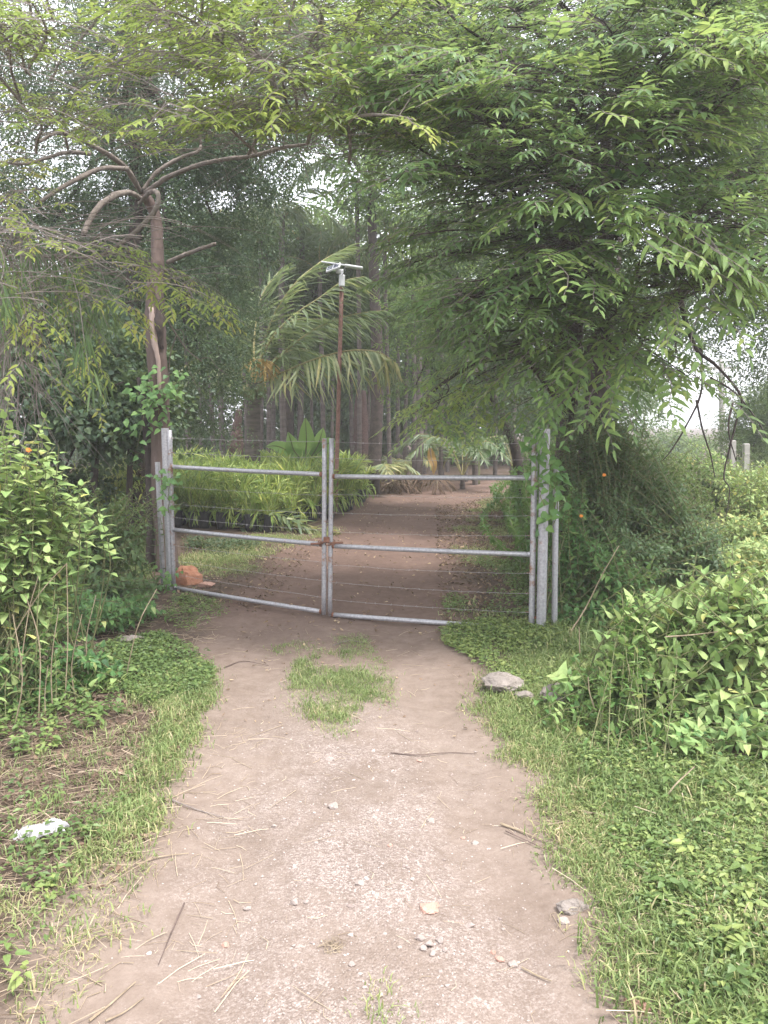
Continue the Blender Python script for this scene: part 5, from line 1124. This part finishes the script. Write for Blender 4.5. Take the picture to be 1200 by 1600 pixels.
def cover(soup, tpls, P, scale, tint, tvar, g, tilt=.15, flat=False, lift=0):
    n = len(P)
    if not n: return
    a = g.uniform(0, 6.28, n); D = np.stack([np.cos(a), np.sin(a), g.normal(0, tilt, n)], -1); R = frames(D, np.array([0, 0, 1.0]) + g.normal(0, tilt, (n, 3))); ti = g.integers(0, len(tpls), n)
    S = g.uniform(*scale, n); T = tint + g.normal(0, tvar, n) + .10 * wob(P[:, 0], P[:, 1], 5, 2); Q = P + [0, 0, lift]
    for j, tp in enumerate(tpls): q = ti == j; soup.scatter(tp, Q[q], R[q], S[q], T[q])
def stuff(s, name, label, mats):
    if s.n: o = s.build(name, mats, kind='stuff'); o['label'] = label
g6 = np.random.default_rng(71)
RV = [(720, 1090), (800, 1130), (840, 1150), (900, 1170), (1000, 1190), (1300, 1230), (1300, 1700), (930, 1700), (860, 1400), (800, 1250)]
s = Soup()
cover(s, TUFT, zone(RV, 1300, g6, thr=-.25), (.4, .95), .40, .24, g6)
cover(s, TUFT_L, zone(RV, 240, g6, thr=.25, seed=3), (.5, 1.0), .35, .2, g6)
cover(s, TUFT_S, zone(RV, 2000, g6, thr=-.5, seed=5), (.7, 1.3), .5, .2, g6)
cover(s, TUFT_S, zone([(760, 1120), (860, 1150), (940, 1320), (960, 1440), (860, 1420), (800, 1290)], 2600, g6), (.7, 1.2), .62, .18, g6)
LV = [(330, 1090), (310, 1140), (260, 1260), (215, 1400), (165, 1520), (110, 1700), (-200, 1700), (-160, 1400), (70, 1420), (165, 1290), (215, 1180), (260, 1110)]
cover(s, TUFT, zone(LV, 1300, g6, thr=.05, seed=2), (.6, 1.15), .52, .2, g6)
cover(s, TUFT_S, zone(LV, 1500, g6, thr=-.25), (.7, 1.2), .68, .2, g6)
cover(s, TUFT, zone([(-200, 1180), (60, 1180), (230, 1100), (150, 1290), (60, 1400), (-200, 1400)], 300, g6, thr=.25, seed=2), (.6, 1.1), .5, .15, g6)
cover(s, TUFT, zone([(230, 1060), (330, 1040), (330, 1100), (270, 1120), (210, 1110)], 2500, g6), (.6, 1.0), .5, .14, g6)
cover(s, TUFT_S, zone([(830, 1000), (920, 1010), (940, 1180), (800, 1150), (740, 1090)], 1800, g6), (.8, 1.5), .5, .14, g6)
stuff(s, 'verge_grass', 'short creeping grass on the verges of the near track', M['grass'])
s = Soup()                                                            # the patch in the middle of the track
cpt = [(468, 1032), (500, 1020), (545, 1018), (560, 1040), (590, 1062), (588, 1082), (560, 1110), (525, 1132), (490, 1128), (462, 1100), (452, 1070)]
cover(s, TUFT_S + TUFT[:2], zone(cpt, 1900, g6, off_track=False, thr=-.35, noise_f=7), (.45, .9), .58, .18, g6)
cover(s, TUFT_S, zone([(425, 1010), (560, 990), (620, 1060), (600, 1120), (520, 1160), (440, 1120)], 900, g6, off_track=False, thr=.1, noise_f=6), (.5, .9), .6, .16, g6)
stuff(s, 'track_grass', 'patch of short grass growing in the middle of the track in front of the gate', M['grass'])
s = Soup(); cover(s, TUFT_S + TUFT[:1], zone([(575, 1545), (625, 1530), (650, 1570), (640, 1620), (580, 1620)], 900, g6, off_track=False, thr=-.1, noise_f=9), (.5, 1.0), .75, .15, g6)
stuff(s, 'grass_sprouts', 'thin yellowish grass sprouts on the gravel at the bottom of the track', M['grass'])
s = Soup()
cover(s, TUFT_S, zone([(520, 845), (560, 815), (620, 780), (660, 768), (640, 780), (590, 800), (500, 835), (420, 870), (300, 900), (280, 880), (400, 840)], 700, g6, thr=-.6), (1, 1.8), .6, .12, g6)
cover(s, TUFT_S, zone([(280, 935), (340, 950), (430, 900), (480, 850), (400, 850), (280, 880)], 700, g6, thr=.25), (.6, 1.0), .5, .15, g6)
cover(s, TUFT_S, zone([(700, 800), (790, 770), (820, 780), (830, 980), (700, 980), (690, 880)], 500, g6, thr=.25), (.8, 1.5), .5, .15, g6)
cover(s, TUFT_L, zone([(-300, 800), (230, 800), (240, 930), (150, 1000), (-300, 1100)], 300, g6), (.6, 1.0), .35, .15, g6)
cover(s, TUFT_L, zone([(870, 900), (1400, 850), (1400, 1200), (900, 1150), (860, 1000)], 300, g6), (.7, 1.3), .35, .15, g6)
stuff(s, 'grove_grass', 'thin grass along the track beyond the gate and under the trees', M['grass'])
s = Soup()
cover(s, WEED, zone([(690, 985), (760, 975), (870, 985), (920, 1010), (930, 1080), (820, 1080), (760, 1045), (700, 1010)], 1900, g6, thr=-.3, seed=4, off_track=False), (.7, 1.5), .75, .18, g6)
cover(s, WEED, zone([(160, 1020), (250, 1000), (330, 1035), (325, 1080), (230, 1110), (150, 1080)], 1700, g6, thr=-.2, off_track=False), (.7, 1.5), .5, .15, g6)
cover(s, WEED_L, zone([(-100, 1050), (100, 1080), (180, 1060), (200, 1130), (50, 1200), (-100, 1200)], 260, g6, thr=-.1), (.5, 1.0), .5, .15, g6)
cover(s, WEED, zone([(900, 1170), (1300, 1220), (1300, 1700), (1060, 1700), (1000, 1400), (930, 1300)], 1700, g6, thr=-.3, seed=4), (.5, 1.3), .6, .22, g6)
cover(s, WEED_L, zone([(980, 1200), (1300, 1240), (1300, 1640), (1100, 1640), (1020, 1400)], 110, g6, thr=.0, seed=5), (.5, 1.0), .6, .15, g6)
cover(s, WEED, zone([(270, 940), (340, 940), (355, 960), (300, 990), (250, 980)], 800, g6, thr=.1), (.7, 1.2), .5, .15, g6)
cover(s, WEED, zone([(700, 880), (830, 870), (835, 975), (700, 965)], 420, g6, thr=.1), (1, 1.8), .45, .15, g6)
cover(s, WEED, zone([(-200, 1200), (250, 1150), (130, 1420), (120, 1650), (-200, 1650)], 200, g6, thr=.45, seed=3), (.9, 1.6), .5, .15, g6)
cover(s, WEED_L, zone([(0, 1480), (50, 1470), (60, 1600), (0, 1600)], 90, g6), (.6, 1.0), .9, .1, g6)
stuff(s, 'low_weeds', 'low broad leaved weeds and ground cover on both verges', M['clover'])
s = Soup()
cover(s, STRAW, zone([(-250, 1120), (330, 1060), (260, 1260), (120, 1700), (-250, 1700)], 1000, g6), (.4, 1.0), .30, .25, g6, .12, lift=.012)
cover(s, STRAW, zone([(60, 1170), (280, 1120), (220, 1240), (100, 1300), (-100, 1400)], 1500, g6), (.35, .9), .18, .25, g6, .15, lift=.012)
cover(s, STRAW, zone([(240, 1150), (420, 1130), (380, 1400), (420, 1700), (100, 1700)], 130, g6, off_track=False), (.5, 1.0), .6, .2, g6, .03, lift=.003)
cover(s, STRAW, zone([(300, 980), (800, 980), (900, 1400), (1050, 1700), (100, 1700)], 70, g6, off_track=False), (.3, .8), .6, .2, g6, .03, lift=.003)
cover(s, STRAW, zone([(860, 1250), (1300, 1300), (1300, 1700), (960, 1700)], 260, g6, off_track=False), (.5, 1.0), .5, .2, g6, .2, lift=.02)
cover(s, STRAW, zone([(150, 930), (340, 950), (330, 1060), (100, 1050)], 260, g6), (.6, 1.2), .3, .2, g6, .15, lift=.01)
stuff(s, 'straw_litter', 'dry straw and stalk litter scattered over verge and track edge', M['straw'])
s = Soup()
cover(s, DEADL, zone([(680, 790), (830, 770), (840, 990), (690, 985)], 330, g6, off_track=False), (.5, 1.2), .5, .25, g6, .35, lift=.012)
cover(s, DEADL, zone([(560, 790), (800, 760), (700, 990), (350, 990), (420, 880)], 40, g6, off_track=False), (.4, 1.0), .75, .2, g6, .3, lift=.01)
cover(s, DEADL, zone([(280, 840), (500, 850), (400, 960), (280, 940)], 260, g6, off_track=False), (.4, 1.0), .55, .25, g6, .3, lift=.01)
cover(s, DEADL, zone([(-200, 1100), (330, 1050), (200, 1400), (-200, 1400)], 600, g6), (.4, .9), .25, .25, g6, .35, lift=.012)
cover(s, DEADL, zone([(350, 980), (720, 980), (800, 1150), (330, 1150)], 35, g6, off_track=False), (.3, .7), .8, .2, g6, .3, lift=.008)
cover(s, DEADL, zone([(250, 800), (900, 750), (900, 745), (250, 745)], 60, g6), (.8, 1.5), .3, .2, g6, .35, lift=.012)
stuff(s, 'leaf_litter', 'brown fallen leaves under the trees and beside the track', M['litter'])
s = Soup()
P = zone([(300, 1130), (760, 1130), (900, 1400), (1000, 1700), (110, 1700), (240, 1300)], 1700, g6, off_track=False, on_track=True)
u = (P[:, 0] - (np.interp(P[:, 1], _l[:, 1], _l[:, 0]) + np.interp(P[:, 1], _r[:, 1], _r[:, 0])) / 2); k = g6.random(len(P)) < np.exp(-(u / .45) ** 2) * np.clip((5.0 - P[:, 1]) / 2, .1, 1) + .08
P = P[k]; n = len(P); sz = .0020 + .0035 * g6.random(n) ** 3 + .006 * (g6.random(n) > .975)
a = g6.uniform(0, 6.28, n); R = frames(np.stack([np.cos(a), np.sin(a), 0 * a], -1)); ti = g6.integers(0, 4, n); T = .32 + g6.normal(0, .2, n)
for j in range(4): q = ti == j; s.scatter(PEB[j], P[q] + np.column_stack([0 * sz[q], 0 * sz[q], sz[q] * .15]), R[q], sz[q], T[q])
stuff(s, 'gravel', 'fine pale gravel bedded in the crown of the near track', M['stone'])

# ------------------------------------------------------------------ pale volume added to lift the darks like lens glare
hz = Soup(); box(hz, (0, 102, 7.2), (412, 226, 17))
m = bpy.data.materials.new('glare_veil'); m.use_nodes = True; nt = m.node_tree; nt.nodes.remove(nt.nodes['Principled BSDF'])
pv = nt.nodes.new('ShaderNodeVolumePrincipled'); pv.inputs['Color'].default_value = (.93, .93, .95, 1); pv.inputs['Density'].default_value = .0034; pv.inputs['Anisotropy'].default_value = .2
nt.links.new(pv.outputs[0], nt.nodes['Material Output'].inputs['Volume'])
o = hz.build('glare_veil', m, kind='stuff'); o['label'] = 'thin pale veil added to imitate lens glare'
